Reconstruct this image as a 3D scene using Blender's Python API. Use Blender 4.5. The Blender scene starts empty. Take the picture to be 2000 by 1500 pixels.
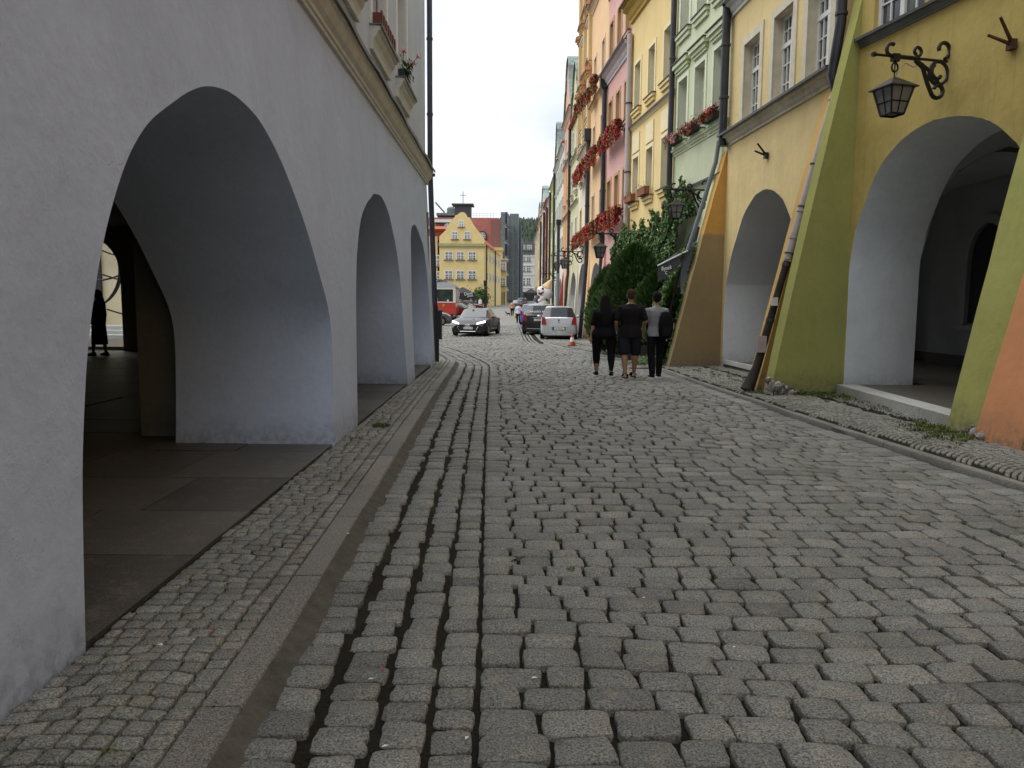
import bpy, math, random
from math import sin, cos, pi, radians as R
from mathutils import Vector, Matrix, noise
import numpy as np
random.seed(7)
SC = bpy.context.scene
COL = SC.collection

# ------------------------------------------------------------ camera, world, sun
FPX, PITCH, ROLL, EYE = 1500.0, R(6.09), R(0.4), 1.55
cd = bpy.data.cameras.new('camera'); cam = bpy.data.objects.new('camera', cd); COL.objects.link(cam)
cd.sensor_width = 36; cd.lens = 36*FPX/2000; cd.clip_start = .05; cd.clip_end = 6000
cam.matrix_world = Matrix.Translation((0, 0, EYE)) @ Matrix.Rotation(pi/2-PITCH, 4, 'X') @ Matrix.Rotation(ROLL, 4, 'Z')
SC.camera = cam
CM = cam.matrix_world.copy().to_3x3()

W = bpy.data.worlds.new('World'); SC.world = W; W.use_nodes = True
nt = W.node_tree; nt.nodes.clear()
N = nt.nodes.new
sky = N('ShaderNodeTexSky'); sky.sky_type = 'NISHITA'; sky.sun_disc = False
sky.sun_elevation = R(60); sky.sun_rotation = R(260)
tc = N('ShaderNodeTexCoord'); mp = N('ShaderNodeMapping'); mp.inputs['Scale'].default_value = (1, 1, 3.2); mp.inputs['Location'].default_value = (.35, .1, .2)
nz = N('ShaderNodeTexNoise'); nz.inputs['Scale'].default_value = 2.1; nz.inputs['Detail'].default_value = 5; nz.inputs['Roughness'].default_value = .45
cr = N('ShaderNodeValToRGB'); cr.color_ramp.elements[0].position = .43; cr.color_ramp.elements[0].color = (.55, .60, .665, 1)
cr.color_ramp.elements[1].position = .66; cr.color_ramp.elements[1].color = (.965, .98, 1, 1)
sc_ = N('ShaderNodeVectorMath'); sc_.operation = 'SCALE'; sc_.inputs['Scale'].default_value = 6.3
mx = N('ShaderNodeMix'); mx.data_type = 'RGBA'; mx.inputs[0].default_value = .93
bg = N('ShaderNodeBackground'); bg.inputs['Strength'].default_value = .1
wo = N('ShaderNodeOutputWorld')
L = nt.links.new
L(tc.outputs['Generated'], mp.inputs['Vector']); L(mp.outputs[0], nz.inputs['Vector']); L(nz.outputs['Fac'], cr.inputs['Fac'])
L(cr.outputs['Color'], sc_.inputs[0]); L(sky.outputs[0], mx.inputs[6]); L(sc_.outputs[0], mx.inputs[7])
L(mx.outputs[2], bg.inputs['Color']); L(bg.outputs[0], wo.inputs['Surface'])

sd = bpy.data.lights.new('sun', 'SUN'); sd.energy = 1.5; sd.angle = R(80); sd.color = (1, .985, .965)
sun = bpy.data.objects.new('sun', sd); COL.objects.link(sun)
sun.rotation_euler = (R(30), 0, R(-100))
SC.view_settings.view_transform = 'Standard'; SC.view_settings.look = 'None'
SC.view_settings.exposure = 1.12; SC.view_settings.gamma = 1
SC.view_settings.use_curve_mapping = False
SC.cycles.use_denoising = True
SC.cycles.max_bounces = 6; SC.cycles.diffuse_bounces = 4

# ------------------------------------------------------------ helpers
def ray(px, py):
    return CM @ Vector(((px-1000)/FPX, (750-py)/FPX, -1))
def atY(px, py, Y):
    d = ray(px, py); return Vector((0, 0, EYE)) + d*(Y/d.y)
def XatY(px, Y, py=590): return atY(px, py, Y).x
def ZatY(px, py, Y): return atY(px, py, Y).z

def lerp(a, b, t): return a+(b-a)*t
def interp(x, xs, ys): return float(np.interp(x, xs, ys))
def gz(y): return interp(y, [0, 12, 36, 60, 85, 130, 160, 260, 900], [0, 0, -.2, -.25, .05, .6, .9, 1.9, 2.0])

class MB:
    def __init__(s): s.v = []; s.f = []; s.m = []; s.t = []; s.tone = .5; s.mi = 0; s.M = None
    def add(s, vs, fs, mi=None):
        b = len(s.v)
        if s.M is not None: vs = [tuple(s.M @ Vector(q)) for q in vs]
        s.v += [tuple(q) for q in vs]; s.t += [s.tone]*len(vs)
        s.f += [tuple(i+b for i in f) for f in fs]; s.m += [s.mi if mi is None else mi]*len(fs)
        return s
    def quad(s, a, b, c, d, mi=None): return s.add([a, b, c, d], [(0, 1, 2, 3)], mi)
    def box(s, x0, x1, y0, y1, z0, z1, mi=None):
        return s.add([(x0,y0,z0),(x1,y0,z0),(x1,y1,z0),(x0,y1,z0),(x0,y0,z1),(x1,y0,z1),(x1,y1,z1),(x0,y1,z1)],
                     [(0,3,2,1),(4,5,6,7),(0,1,5,4),(1,2,6,5),(2,3,7,6),(3,0,4,7)], mi)
    def prism(s, poly, a, b, axis='y', mi=None):
        """poly of 2D points extruded between a and b on axis"""
        f = {'y': lambda p, q: (p[0], q, p[1]), 'x': lambda p, q: (q, p[0], p[1]), 'z': lambda p, q: (p[0], p[1], q)}[axis]
        n = len(poly); vs = [f(p, a) for p in poly]+[f(p, b) for p in poly]
        return s.add(vs, [tuple(range(n)), tuple(range(2*n-1, n-1, -1))]+[(i, (i+1) % n, n+(i+1) % n, n+i) for i in range(n)], mi)
    def sweep(s, prof, x0, x1, axis='x', closed=True, mi=None):
        return s.prism(prof, x0, x1, axis, mi)
    def ring(s, rings, cap=True, mi=None, closed=True):
        n = len(rings[0]); vs = [p for r in rings for p in r]; fs = []
        for i in range(len(rings)-1):
            for j in range(n if closed else n-1):
                k = (j+1) % n; fs.append((i*n+j, i*n+k, (i+1)*n+k, (i+1)*n+j))
        if cap:
            fs.append(tuple(range(n))); fs.append(tuple(range((len(rings)-1)*n, len(rings)*n)))
        return s.add(vs, fs, mi)
    def tube(s, pts, r, n=8, cap=True, mi=None):
        pts = [Vector(p) for p in pts]; rr = r if isinstance(r, (list, tuple)) else [r]*len(pts); rings = []; up = None
        for i, p in enumerate(pts):
            d = (pts[min(i+1, len(pts)-1)]-pts[max(i-1, 0)])
            if d.length < 1e-9: d = Vector((0, 0, 1))
            d.normalize()
            if up is None: up = Vector((0, 0, 1)) if abs(d.z) < .9 else Vector((1, 0, 0))
            a = d.cross(up)
            if a.length < 1e-6: a = d.orthogonal()
            a.normalize(); b = a.cross(d).normalized(); up = b
            ra = rr[i]; ra, rb = (ra if isinstance(ra, (list, tuple)) else (ra, ra))
            rings.append([p+a*(cos(2*pi*k/n)*ra)+b*(sin(2*pi*k/n)*rb) for k in range(n)])
        return s.ring(rings, cap, mi)
    def lathe(s, prof, c=(0, 0, 0), n=16, mi=None):
        return s.ring([[(c[0]+r*cos(2*pi*k/n), c[1]+r*sin(2*pi*k/n), c[2]+z) for k in range(n)] for r, z in prof], True, mi)
    def ell(s, c, r, n=10, m=7, mi=None):
        return s.ring([[(c[0]+r[0]*sin(t)*cos(2*pi*k/n), c[1]+r[1]*sin(t)*sin(2*pi*k/n), c[2]+r[2]*cos(t)) for k in range(n)]
                       for t in [lerp(.12, pi-.12, i/(m-1)) for i in range(m)]], True, mi)
    def mesh(s, name, mats, smooth=False, sharp=None):
        me = bpy.data.meshes.new(name); me.from_pydata(s.v, [], s.f)
        for m in mats: me.materials.append(m)
        if len(mats) > 1: me.polygons.foreach_set('material_index', s.m)
        at = me.attributes.new('tone', 'FLOAT', 'POINT'); at.data.foreach_set('value', s.t)
        if smooth: me.polygons.foreach_set('use_smooth', [True]*len(me.polygons))
        me.update()
        if sharp: me.set_sharp_from_angle(angle=R(sharp))
        return me

def obj(name, mb, mats, parent=None, loc=None, smooth=False, sharp=None, kind=None, rot=None):
    mats = mats if isinstance(mats, (list, tuple)) else [mats]
    me = mb if isinstance(mb, bpy.types.Mesh) else mb.mesh(name, mats, smooth, sharp)
    o = bpy.data.objects.new(name, me); COL.objects.link(o)
    if parent is not None: o.parent = parent
    if loc is not None: o.location = loc
    if rot is not None: o.rotation_euler = rot
    if kind: o['kind'] = kind
    return o
def tag(o, label=None, cat=None, group=None, kind=None):
    if label: o['label'] = label
    if cat: o['category'] = cat
    if group: o['group'] = group
    if kind: o['kind'] = kind
    return o
def thing(name, label, cat, loc=(0, 0, 0), rz=0, group=None):
    o = bpy.data.objects.new(name, None); COL.objects.link(o); o.location = loc; o.rotation_euler = (0, 0, rz); o.empty_display_size = .2
    return tag(o, label, cat, group)
def dup(root, loc=None, rz=None, label=None, group=None):
    def cp(o, par):
        c = o.copy(); COL.objects.link(c); c.parent = par
        for ch in list(o.children): cp(ch, c)
        return c
    r = cp(root, None)
    if loc is not None: r.location = loc
    if rz is not None: r.rotation_euler = (0, 0, rz)
    return tag(r, label, None, group)

# ------------------------------------------------------------ materials
def nodes(name):
    m = bpy.data.materials.new(name); m.use_nodes = True
    nt = m.node_tree; b = nt.nodes['Principled BSDF']
    return m, nt, b
def tex(nt, kind, scale, vec=None, **kw):
    n = nt.nodes.new(kind); n.inputs['Scale'].default_value = scale
    for k, v in kw.items(): n.inputs[k].default_value = v
    if vec is not None: nt.links.new(vec, n.inputs['Vector'])
    return n
def mixc(nt, fac, a, b, blend='MIX'):
    n = nt.nodes.new('ShaderNodeMix'); n.data_type = 'RGBA'; n.blend_type = blend
    for s, v in ((0, fac), (6, a), (7, b)):
        if isinstance(v, bpy.types.NodeSocket): nt.links.new(v, n.inputs[s])
        elif s == 0: n.inputs[0].default_value = v
        else: n.inputs[s].default_value = (*v[:3], 1)
    return n.outputs[2]
def rng(nt, src, a, b, c=0., d=1.):
    n = nt.nodes.new('ShaderNodeMapRange'); nt.links.new(src, n.inputs[0])
    for i, v in enumerate((a, b, c, d)): n.inputs[i+1].default_value = v
    return n.outputs[0]
def math_(nt, op, a, b=0.):
    n = nt.nodes.new('ShaderNodeMath'); n.operation = op
    for i, v in enumerate((a, b)):
        if isinstance(v, bpy.types.NodeSocket): nt.links.new(v, n.inputs[i])
        else: n.inputs[i].default_value = v
    return n.outputs[0]
def pos(nt):
    return nt.nodes.new('ShaderNodeNewGeometry').outputs['Position']
def bumpn(nt, b, h, strength, dist):
    n = nt.nodes.new('ShaderNodeBump'); n.inputs['Strength'].default_value = strength; n.inputs['Distance'].default_value = dist
    nt.links.new(h, n.inputs['Height']); nt.links.new(n.outputs[0], b.inputs['Normal'])
MC = {}
def plain(name, col, rough=.6, metal=0, spec=.5, var=.08, vs=6., coat=0):
    k = ('p', name)
    if k in MC: return MC[k]
    m, nt, b = nodes(name); p = pos(nt)
    n = tex(nt, 'ShaderNodeTexNoise', vs, p, Detail=4)
    f = rng(nt, n.outputs['Fac'], .3, .7, 1-var, 1+var)
    c = mixc(nt, 1., col, (1, 1, 1), 'MULTIPLY')
    cc = nt.nodes.new('ShaderNodeVectorMath'); cc.operation = 'SCALE'; cc.inputs[0].default_value = col[:3]; nt.links.new(f, cc.inputs['Scale'])
    nt.links.new(cc.outputs[0], b.inputs['Base Color'])
    b.inputs['Roughness'].default_value = rough; b.inputs['Metallic'].default_value = metal
    b.inputs['Specular IOR Level'].default_value = spec; b.inputs['Coat Weight'].default_value = coat
    MC[k] = m; return m
def plaster(name, col, grime=.35, bump=.25, low=1.0, gcol=None, patch=.10, split=None):
    """painted lime render: trowel mottling, vertical rain streaks, splash dirt at the foot"""
    k = ('pl', name)
    if k in MC: return MC[k]
    m, nt, b = nodes(name); p = pos(nt)
    n1 = tex(nt, 'ShaderNodeTexNoise', 1.1, p, Detail=6, Roughness=.6)
    n2 = tex(nt, 'ShaderNodeTexNoise', 14., p, Detail=5, Roughness=.6)
    mp = nt.nodes.new('ShaderNodeMapping'); mp.inputs['Scale'].default_value = (5, 5, .35); nt.links.new(p, mp.inputs['Vector'])
    n3 = tex(nt, 'ShaderNodeTexNoise', 1.6, mp.outputs[0], Detail=5, Roughness=.7)
    f = math_(nt, 'MULTIPLY', rng(nt, n1.outputs['Fac'], .3, .7, 1-patch, 1+patch), rng(nt, n2.outputs['Fac'], .3, .7, .965, 1.035))
    cc = nt.nodes.new('ShaderNodeVectorMath'); cc.operation = 'SCALE'; cc.inputs[0].default_value = col[:3]; nt.links.new(f, cc.inputs['Scale'])
    gc = gcol or tuple(c*.45+.02 for c in col[:3])
    streak = rng(nt, n3.outputs['Fac'], .52, .8, 0, grime)
    c = mixc(nt, streak, cc.outputs[0], gc)
    sp = nt.nodes.new('ShaderNodeSeparateXYZ'); nt.links.new(p, sp.inputs[0])
    n4 = tex(nt, 'ShaderNodeTexNoise', 5., p, Detail=7, Roughness=.75)
    hgt = math_(nt, 'SUBTRACT', sp.outputs['Z'], math_(nt, 'MULTIPLY', n4.outputs['Fac'], .75*low))
    foot = math_(nt, 'MULTIPLY', rng(nt, hgt, -.35, .12, 1, 0), rng(nt, n2.outputs['Fac'], .4, .6, .25, .85))
    c = mixc(nt, foot, c, (.13, .125, .1))
    if split:          # a differently painted dado below a wavering line
        k2 = rng(nt, math_(nt, 'ADD', sp.outputs['Z'], rng(nt, n1.outputs['Fac'], .3, .7, -.04, .04)), split[0]-.03, split[0]+.03, 1, 0)
        lo_ = nt.nodes.new('ShaderNodeVectorMath'); lo_.operation = 'SCALE'; lo_.inputs[0].default_value = split[1]; nt.links.new(f, lo_.inputs['Scale'])
        c = mixc(nt, k2, c, mixc(nt, math_(nt, 'MULTIPLY', foot, .7), lo_.outputs[0], (.16, .15, .13)))
    nt.links.new(c, b.inputs['Base Color']); b.inputs['Roughness'].default_value = .92; b.inputs['Specular IOR Level'].default_value = .2
    nb = tex(nt, 'ShaderNodeTexNoise', 3.5, p, Detail=9, Roughness=.62)
    # hairline cracks and trowel ridges
    wv = nt.nodes.new('ShaderNodeVectorMath'); wv.operation = 'ADD'; nt.links.new(p, wv.inputs[0]); ns = nt.nodes.new('ShaderNodeVectorMath'); ns.operation = 'SCALE'; ns.inputs['Scale'].default_value = .55; nt.links.new(tex(nt, 'ShaderNodeTexNoise', 2.2, p, Detail=6).outputs['Color'], ns.inputs[0]); nt.links.new(ns.outputs[0], wv.inputs[1])
    vo = nt.nodes.new('ShaderNodeTexVoronoi'); vo.feature = 'DISTANCE_TO_EDGE'; vo.inputs['Scale'].default_value = .8; nt.links.new(wv.outputs[0], vo.inputs['Vector'])
    ck = math_(nt, 'MULTIPLY', rng(nt, vo.outputs['Distance'], .0, .0035, 1, 0), rng(nt, n1.outputs['Fac'], .60, .68, 0, .7))
    rd = math_(nt, 'MULTIPLY', rng(nt, vo.outputs['Distance'], .0, .05, 1, 0), rng(nt, n4.outputs['Fac'], .5, .65, 0, .18))
    bumpn(nt, b, math_(nt, 'SUBTRACT', math_(nt, 'ADD', nb.outputs['Fac'], rd), math_(nt, 'MULTIPLY', ck, .5)), bump, .05)
    pit = tex(nt, 'ShaderNodeTexNoise', 38., p, Detail=2)
    dk = math_(nt, 'MAXIMUM', math_(nt, 'MULTIPLY', ck, .45), rng(nt, pit.outputs['Fac'], .76, .79, 0, .45))
    nt.links.new(mixc(nt, dk, c, tuple(q*.35 for q in col[:3])), b.inputs['Base Color'])
    MC[k] = m; return m
def granite(name, lo, hi, speck=130., warm=(.30, .25, .17), bump=.5, gloss=.72, moss=0.):
    m, nt, b = nodes(name); p = pos(nt)
    at = nt.nodes.new('ShaderNodeAttribute'); at.attribute_name = 'tone'
    base = mixc(nt, at.outputs['Fac'], lo, hi)
    n0 = tex(nt, 'ShaderNodeTexNoise', 1.2, p, Detail=4); n1 = tex(nt, 'ShaderNodeTexNoise', 7., p, Detail=5, Roughness=.7)
    base = mixc(nt, rng(nt, n1.outputs['Fac'], .52, .75, 0, .5), base, warm)
    n2 = tex(nt, 'ShaderNodeTexNoise', speck, p, Detail=3, Roughness=.8)
    sp = rng(nt, n2.outputs['Fac'], .33, .68, .15, 2.0)
    f = math_(nt, 'MULTIPLY', sp, rng(nt, n0.outputs['Fac'], .3, .7, .86, 1.12))
    cc = nt.nodes.new('ShaderNodeVectorMath'); cc.operation = 'SCALE'; nt.links.new(base, cc.inputs[0]); nt.links.new(f, cc.inputs['Scale'])
    c = cc.outputs[0]
    if moss:
        n3 = tex(nt, 'ShaderNodeTexNoise', .9, p, Detail=6, Roughness=.7)
        c = mixc(nt, math_(nt, 'MULTIPLY', rng(nt, n3.outputs['Fac'], .52, .66, 0, moss), rng(nt, n1.outputs['Fac'], .35, .6, .2, 1)), c, (.07, .085, .03))
    nt.links.new(c, b.inputs['Base Color']); b.inputs['Roughness'].default_value = gloss; b.inputs['Specular IOR Level'].default_value = .35
    n4 = tex(nt, 'ShaderNodeTexNoise', 55., p, Detail=6, Roughness=.75)
    h = math_(nt, 'ADD', n4.outputs['Fac'], math_(nt, 'MULTIPLY', n1.outputs['Fac'], .9))
    bumpn(nt, b, h, bump, .014)
    return m
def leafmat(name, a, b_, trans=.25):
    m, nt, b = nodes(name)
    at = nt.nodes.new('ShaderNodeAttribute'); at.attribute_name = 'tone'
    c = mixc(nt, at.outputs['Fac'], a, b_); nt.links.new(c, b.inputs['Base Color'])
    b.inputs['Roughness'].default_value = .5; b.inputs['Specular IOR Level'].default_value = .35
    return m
def paint(name, col, coat=1., rough=.3, metal=.3):
    k = ('c', name)
    if k in MC: return MC[k]
    m, nt, b = nodes(name); b.inputs['Base Color'].default_value = (*col, 1)
    b.inputs['Roughness'].default_value = rough; b.inputs['Metallic'].default_value = metal; b.inputs['Coat Weight'].default_value = coat; b.inputs['Coat Roughness'].default_value = .05
    p = pos(nt); n = tex(nt, 'ShaderNodeTexNoise', 3., p, Detail=5); nt.links.new(rng(nt, n.outputs['Fac'], .3, .7, rough*.8, rough*1.3), b.inputs['Roughness'])
    MC[k] = m; return m

def glassmat():
    m, nt, b = nodes('window_glass'); p = pos(nt)
    n = tex(nt, 'ShaderNodeTexNoise', 1.3, p, Detail=2)
    nt.links.new(mixc(nt, rng(nt, n.outputs['Fac'], .4, .62), (.02, .024, .028), (.13, .135, .13)), b.inputs['Base Color'])
    b.inputs['Roughness'].default_value = .06; b.inputs['Specular IOR Level'].default_value = .7
    n2 = tex(nt, 'ShaderNodeTexNoise', .9, p, Detail=1); bumpn(nt, b, n2.outputs['Fac'], .15, .05)
    return m
M_GLASS = glassmat()
M_WHITE = plain('white_paint', (.70, .70, .67), .5, var=.06)
M_CREAM = plain('cream_stucco', (.60, .61, .57), .85, var=.1)
M_ZINC = plain('zinc_sheet', (.16, .175, .175), .55, .3, var=.25, vs=3)
M_DARKZ = plain('dark_flashing', (.045, .048, .05), .5, .2, var=.3)
M_IRON = plain('wrought_iron', (.018, .018, .018), .5, .4, var=.3)
M_PIPE = plain('dark_downpipe', (.035, .038, .045), .42, .3, var=.25, vs=4)
M_PIPEW = plain('pale_downpipe', (.42, .37, .35), .5, 0, var=.12, vs=4)
M_BLACK = plain('black_plastic', (.012, .012, .013), .5)
M_TILE = None
def tilemat():
    m, nt, b = nodes('clay_tiles'); p = pos(nt)
    w = tex(nt, 'ShaderNodeTexNoise', 9., p, Detail=4)
    nt.links.new(mixc(nt, w.outputs['Fac'], (.22, .045, .02), (.50, .13, .06)), b.inputs['Base Color']); b.inputs['Roughness'].default_value = .85
    return m
M_TILE = tilemat()
# ------------------------------------------------------------ ground, paving
M_DIRT = plain('joint_dirt', (.055, .047, .036), .95, 0, .2, .45, 9)
def dirtmat():
    m, nt, b = nodes('joint_sand'); p = pos(nt)
    n = tex(nt, 'ShaderNodeTexNoise', 60., p, Detail=6, Roughness=.8); n2 = tex(nt, 'ShaderNodeTexNoise', 2.2, p, Detail=5)
    c = mixc(nt, rng(nt, n.outputs['Fac'], .35, .7), (.008, .007, .006), (.042, .036, .027))
    c = mixc(nt, rng(nt, n2.outputs['Fac'], .56, .7, 0, .6), c, (.045, .06, .02))
    nt.links.new(c, b.inputs['Base Color']); b.inputs['Roughness'].default_value = .95; b.inputs['Specular IOR Level'].default_value = .15
    bumpn(nt, b, n.outputs['Fac'], .8, .02); return m
M_JOINT = dirtmat()
M_COB = granite('granite_cobble', (.12, .122, .112), (.255, .252, .226), 110., warm=(.35, .30, .21), moss=.28, bump=.6)
M_SETT = granite('granite_sett', (.135, .132, .118), (.28, .27, .235), 120., warm=(.40, .33, .21), moss=.3, bump=.6)
M_SETTR = granite('granite_sett_mossy', (.13, .13, .114), (.27, .265, .235), 120., warm=(.26, .24, .16), moss=.9, bump=.6)
M_KERB = granite('kerb_granite', (.145, .14, .125), (.205, .195, .17), 130., warm=(.24, .20, .15), bump=.5)
M_SLAB = granite('arcade_slab_stone', (.07, .063, .052), (.11, .098, .082), 170., warm=(.24, .2, .15), bump=.2, gloss=.45)

def spline(pts, n=12):
    out = []
    P = [Vector((*p, 0)) for p in pts]
    for i in range(len(P)-1):
        a, b, c, d = P[max(i-1, 0)], P[i], P[i+1], P[min(i+2, len(P)-1)]
        for k in range(n):
            t = k/n
            out.append(.5*((2*b)+(-a+c)*t+(2*a-5*b+4*c-d)*t*t+(-a+3*b-3*c+d)*t**3))
    out.append(P[-1]); return out
class Path:
    def __init__(s, pts, smooth=True):
        s.p = spline(pts) if smooth else [Vector((*q, 0)) for q in pts]
        s.l = [0]
        for a, b in zip(s.p, s.p[1:]): s.l.append(s.l[-1]+(b-a).length)
        s.L = s.l[-1]; s.xs = [q.x for q in s.p]; s.ys = [q.y for q in s.p]
        tn = [(s.p[min(i+1, len(s.p)-1)]-s.p[max(i-1, 0)]).normalized() for i in range(len(s.p))]
        s.tx = [t.x for t in tn]; s.ty = [t.y for t in tn]
    def at(s, d, off=0):
        """off>0 to the right of travel"""
        x = np.interp(d, s.l, s.xs); y = np.interp(d, s.l, s.ys); tx = np.interp(d, s.l, s.tx); ty = np.interp(d, s.l, s.ty)
        h = math.hypot(tx, ty) or 1
        return (float(x+off*ty/h), float(y-off*tx/h))
    def x_of_y(s, y): return float(np.interp(y, s.ys, s.xs))
KL = Path([(-.80, -2), (-.94, 2.22), (-.98, 3.62), (-1.14, 8.84), (-1.27, 14), (-1.38, 18.2), (-1.46, 19.8), (-1.74, 21.4), (-2.44, 25.0), (-3.6, 29.5), (-7, 37), (-14, 46)])
KR = Path([(5.1, -2), (4.31, 6.34), (4.02, 9.15), (3.84, 11.43), (3.66, 15), (3.55, 18.6), (3.05, 22.5), (2.35, 26.5), (1.5, 31), (1.22, 34.5), (1.17, 39.7), (1.12, 60), (1.1, 80)])
def kz(y): return interp(y, [0, 20, 28], [.048, .045, .02])      # height of right pavement above the road

def und(x, y):
    k = KL.x_of_y(y); r = .088*max(0, min(1, 1-(x-k)/.85))*interp(y, [18, 23], [1, 0]) if y < 23 else 0
    return .010*sin(x*1.3+y*.7)+.007*sin(x*2.9-y*1.9+1)+r
def stone(mb, q, z, lod=2, r=None, dome=.006, jit=.06):
    """one hewn stone from 4 ground corners"""
    (ax, ay), (bx, by), (cx, cy), (dx, dy) = q
    per = {2: 5, 1: 2, 0: 1}[lod]; out = []
    cs = [(ax, ay), (bx, by), (cx, cy), (dx, dy)]; mx_ = (ax+bx+cx+dx)/4; my_ = (ay+by+cy+dy)/4
    size = math.hypot(cx-ax, cy-ay)
    for i in range(4):
        p, n = cs[i], cs[(i+1) % 4]
        if per == 1:
            out.append((lerp(p[0], mx_, .06)+random.gauss(0, jit*size*.15), lerp(p[1], my_, .06)+random.gauss(0, jit*size*.15))); continue
        for k in range(per):
            t = (k+.5)/per if per == 2 else (.07, .27, .5, .73, .93)[k]
            x, y = lerp(p[0], n[0], t), lerp(p[1], n[1], t)
            s = random.gauss(0, jit*.32) + (.035 if per == 5 and k in (0, 4) else 0)
            out.append((lerp(x, mx_, s), lerp(y, my_, s)))
    n = len(out); mb.tone = min(1, max(0, random.gauss(.45, .15)))
    tx, ty = random.gauss(0, .015), random.gauss(0, .015)
    zz = lambda x, y: z+tx*(x-mx_)+ty*(y-my_)
    rings = []
    if lod >= 1: rings.append([(x, y, z-.045) for x, y in out])
    e = .0065 if lod else .012
    if size < .16: e *= .6
    rings.append([(x, y, zz(x, y)-e) for x, y in out])
    k1 = .045 if lod == 2 else .08
    rings.append([(lerp(x, mx_, k1), lerp(y, my_, k1), zz(x, y)-.001+random.gauss(0, .0012)) for x, y in out])
    b = len(rings)
    vs = [p for r_ in rings for p in r_]+[(mx_, my_, z+dome*random.uniform(.2, 1))]; fs = []
    for i in range(b-1):
        for j in range(n): fs.append((i*n+j, i*n+(j+1) % n, (i+1)*n+(j+1) % n, (i+1)*n+j))
    for j in range(n): fs.append(((b-1)*n+j, (b-1)*n+(j+1) % n, b*n))
    mb.add(vs, fs)

def grid_sheet(mb, x0, x1, ys, zf, nx=6):
    vs = []; fs = []
    for j, y in enumerate(ys):
        xa = x0(y) if callable(x0) else x0; xb = x1(y) if callable(x1) else x1
        for i in range(nx+1):
            x = lerp(xa, xb, i/nx); vs.append((x, y, zf(x, y)))
    for j in range(len(ys)-1):
        for i in range(nx): a = j*(nx+1)+i; fs.append((a, a+1, a+nx+2, a+nx+1))
    mb.add(vs, fs)

# road bed
mb = MB(); ys = [-12+.8*i for i in range(62)]+[38+2*i for i in range(12)]
grid_sheet(mb, -45, -6, ys, lambda x, y: gz(y)+und(x, y)-.026, 12); grid_sheet(mb, -6, 8, [-12+.4*i for i in range(118)]+[35+.8*i for i in range(34)], lambda x, y: gz(y)+und(x, y)-.028, 90)
road = tag(obj('road', mb, M_JOINT, smooth=True), 'cobbled road bed between the arcades', kind='structure')
# far paving: too distant to tell the stones apart
def farpav():
    m, nt, b = nodes('distant_paving'); p = pos(nt)
    mp = nt.nodes.new('ShaderNodeMapping'); mp.inputs['Scale'].default_value = (4.5, 5.5, 1); nt.links.new(p, mp.inputs['Vector'])
    v = nt.nodes.new('ShaderNodeTexVoronoi'); v.inputs['Scale'].default_value = 1; v.inputs['Randomness'].default_value = .5; nt.links.new(mp.outputs[0], v.inputs['Vector'])
    v2 = nt.nodes.new('ShaderNodeTexVoronoi'); v2.feature = 'DISTANCE_TO_EDGE'; v2.inputs['Randomness'].default_value = .5; nt.links.new(mp.outputs[0], v2.inputs['Vector'])
    n = tex(nt, 'ShaderNodeTexNoise', .35, p, Detail=5)
    sepc = nt.nodes.new('ShaderNodeSeparateColor'); nt.links.new(v.outputs['Color'], sepc.inputs[0])
    c = mixc(nt, sepc.outputs[0], (.17, .165, .15), (.28, .27, .24))
    c = mixc(nt, rng(nt, v2.outputs['Distance'], .0, .09, .8, 0), c, (.05, .045, .035))
    c = mixc(nt, rng(nt, n.outputs['Fac'], .35, .65, 0, .45), c, (.20, .19, .165))
    nt.links.new(c, b.inputs['Base Color']); b.inputs['Roughness'].default_value = .75
    return m
M_FARP = farpav()
mb = MB(); ys = [59, 66, 73, 80, 90, 100, 115, 130, 145, 160, 180, 200, 230, 260]
grid_sheet(mb, -60, 30, ys, lambda x, y: gz(y)+.004, 12)
sq = tag(obj('market_square', mb, M_FARP, smooth=True), 'distant cobbled square and street', kind='structure')
mb = MB(); mb.add([(-3000, 259, 1.7), (3000, 259, 1.7), (3000, 5000, 1.7), (-3000, 5000, 1.7)], [(0, 1, 2, 3)])
mb.add([(-3000, -3000, -1), (3000, -3000, -1), (3000, 262, -1), (-3000, 262, -1)], [(0, 1, 2, 3)])
tag(obj('ground', mb, plain('far_ground', (.12, .11, .09), .9), ), 'ground beyond the town', kind='structure')

class Pieces:
    """first N stones as parts of their own, the rest as one joined part"""
    def __init__(s, parent, name, mat, limit, stuffname): s.q = []; s.a = (parent, name, mat, limit, stuffname)
    def add(s, quad, z, **kw):
        cx = sum(p[0] for p in quad)/4; cy = sum(p[1] for p in quad)/4
        s.q.append((math.hypot(cx, cy) if cy > 1.9 else 900+cy, quad, z, kw))
    def build(s):
        par, name, mat, limit, sn = s.a
        s.q.sort(key=lambda t: t[0]); rest = MB()
        for i, (d, quad, z, kw) in enumerate(s.q):
            lod = 2 if d < 11 else 1 if d < 22 else 0
            if kw.get('lodcap') is not None: lod = min(lod, kw['lodcap'])
            kw2 = {k: v for k, v in kw.items() if k != 'lodcap'}
            if i < limit:
                m = MB(); stone(m, quad, z, lod, **kw2)
                o = obj(name, m, mat, par, smooth=True)
            else: stone(rest, quad, z, lod, **kw2)
        if rest.v: obj(sn, rest, mat, par, smooth=True, kind='stuff')

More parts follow.
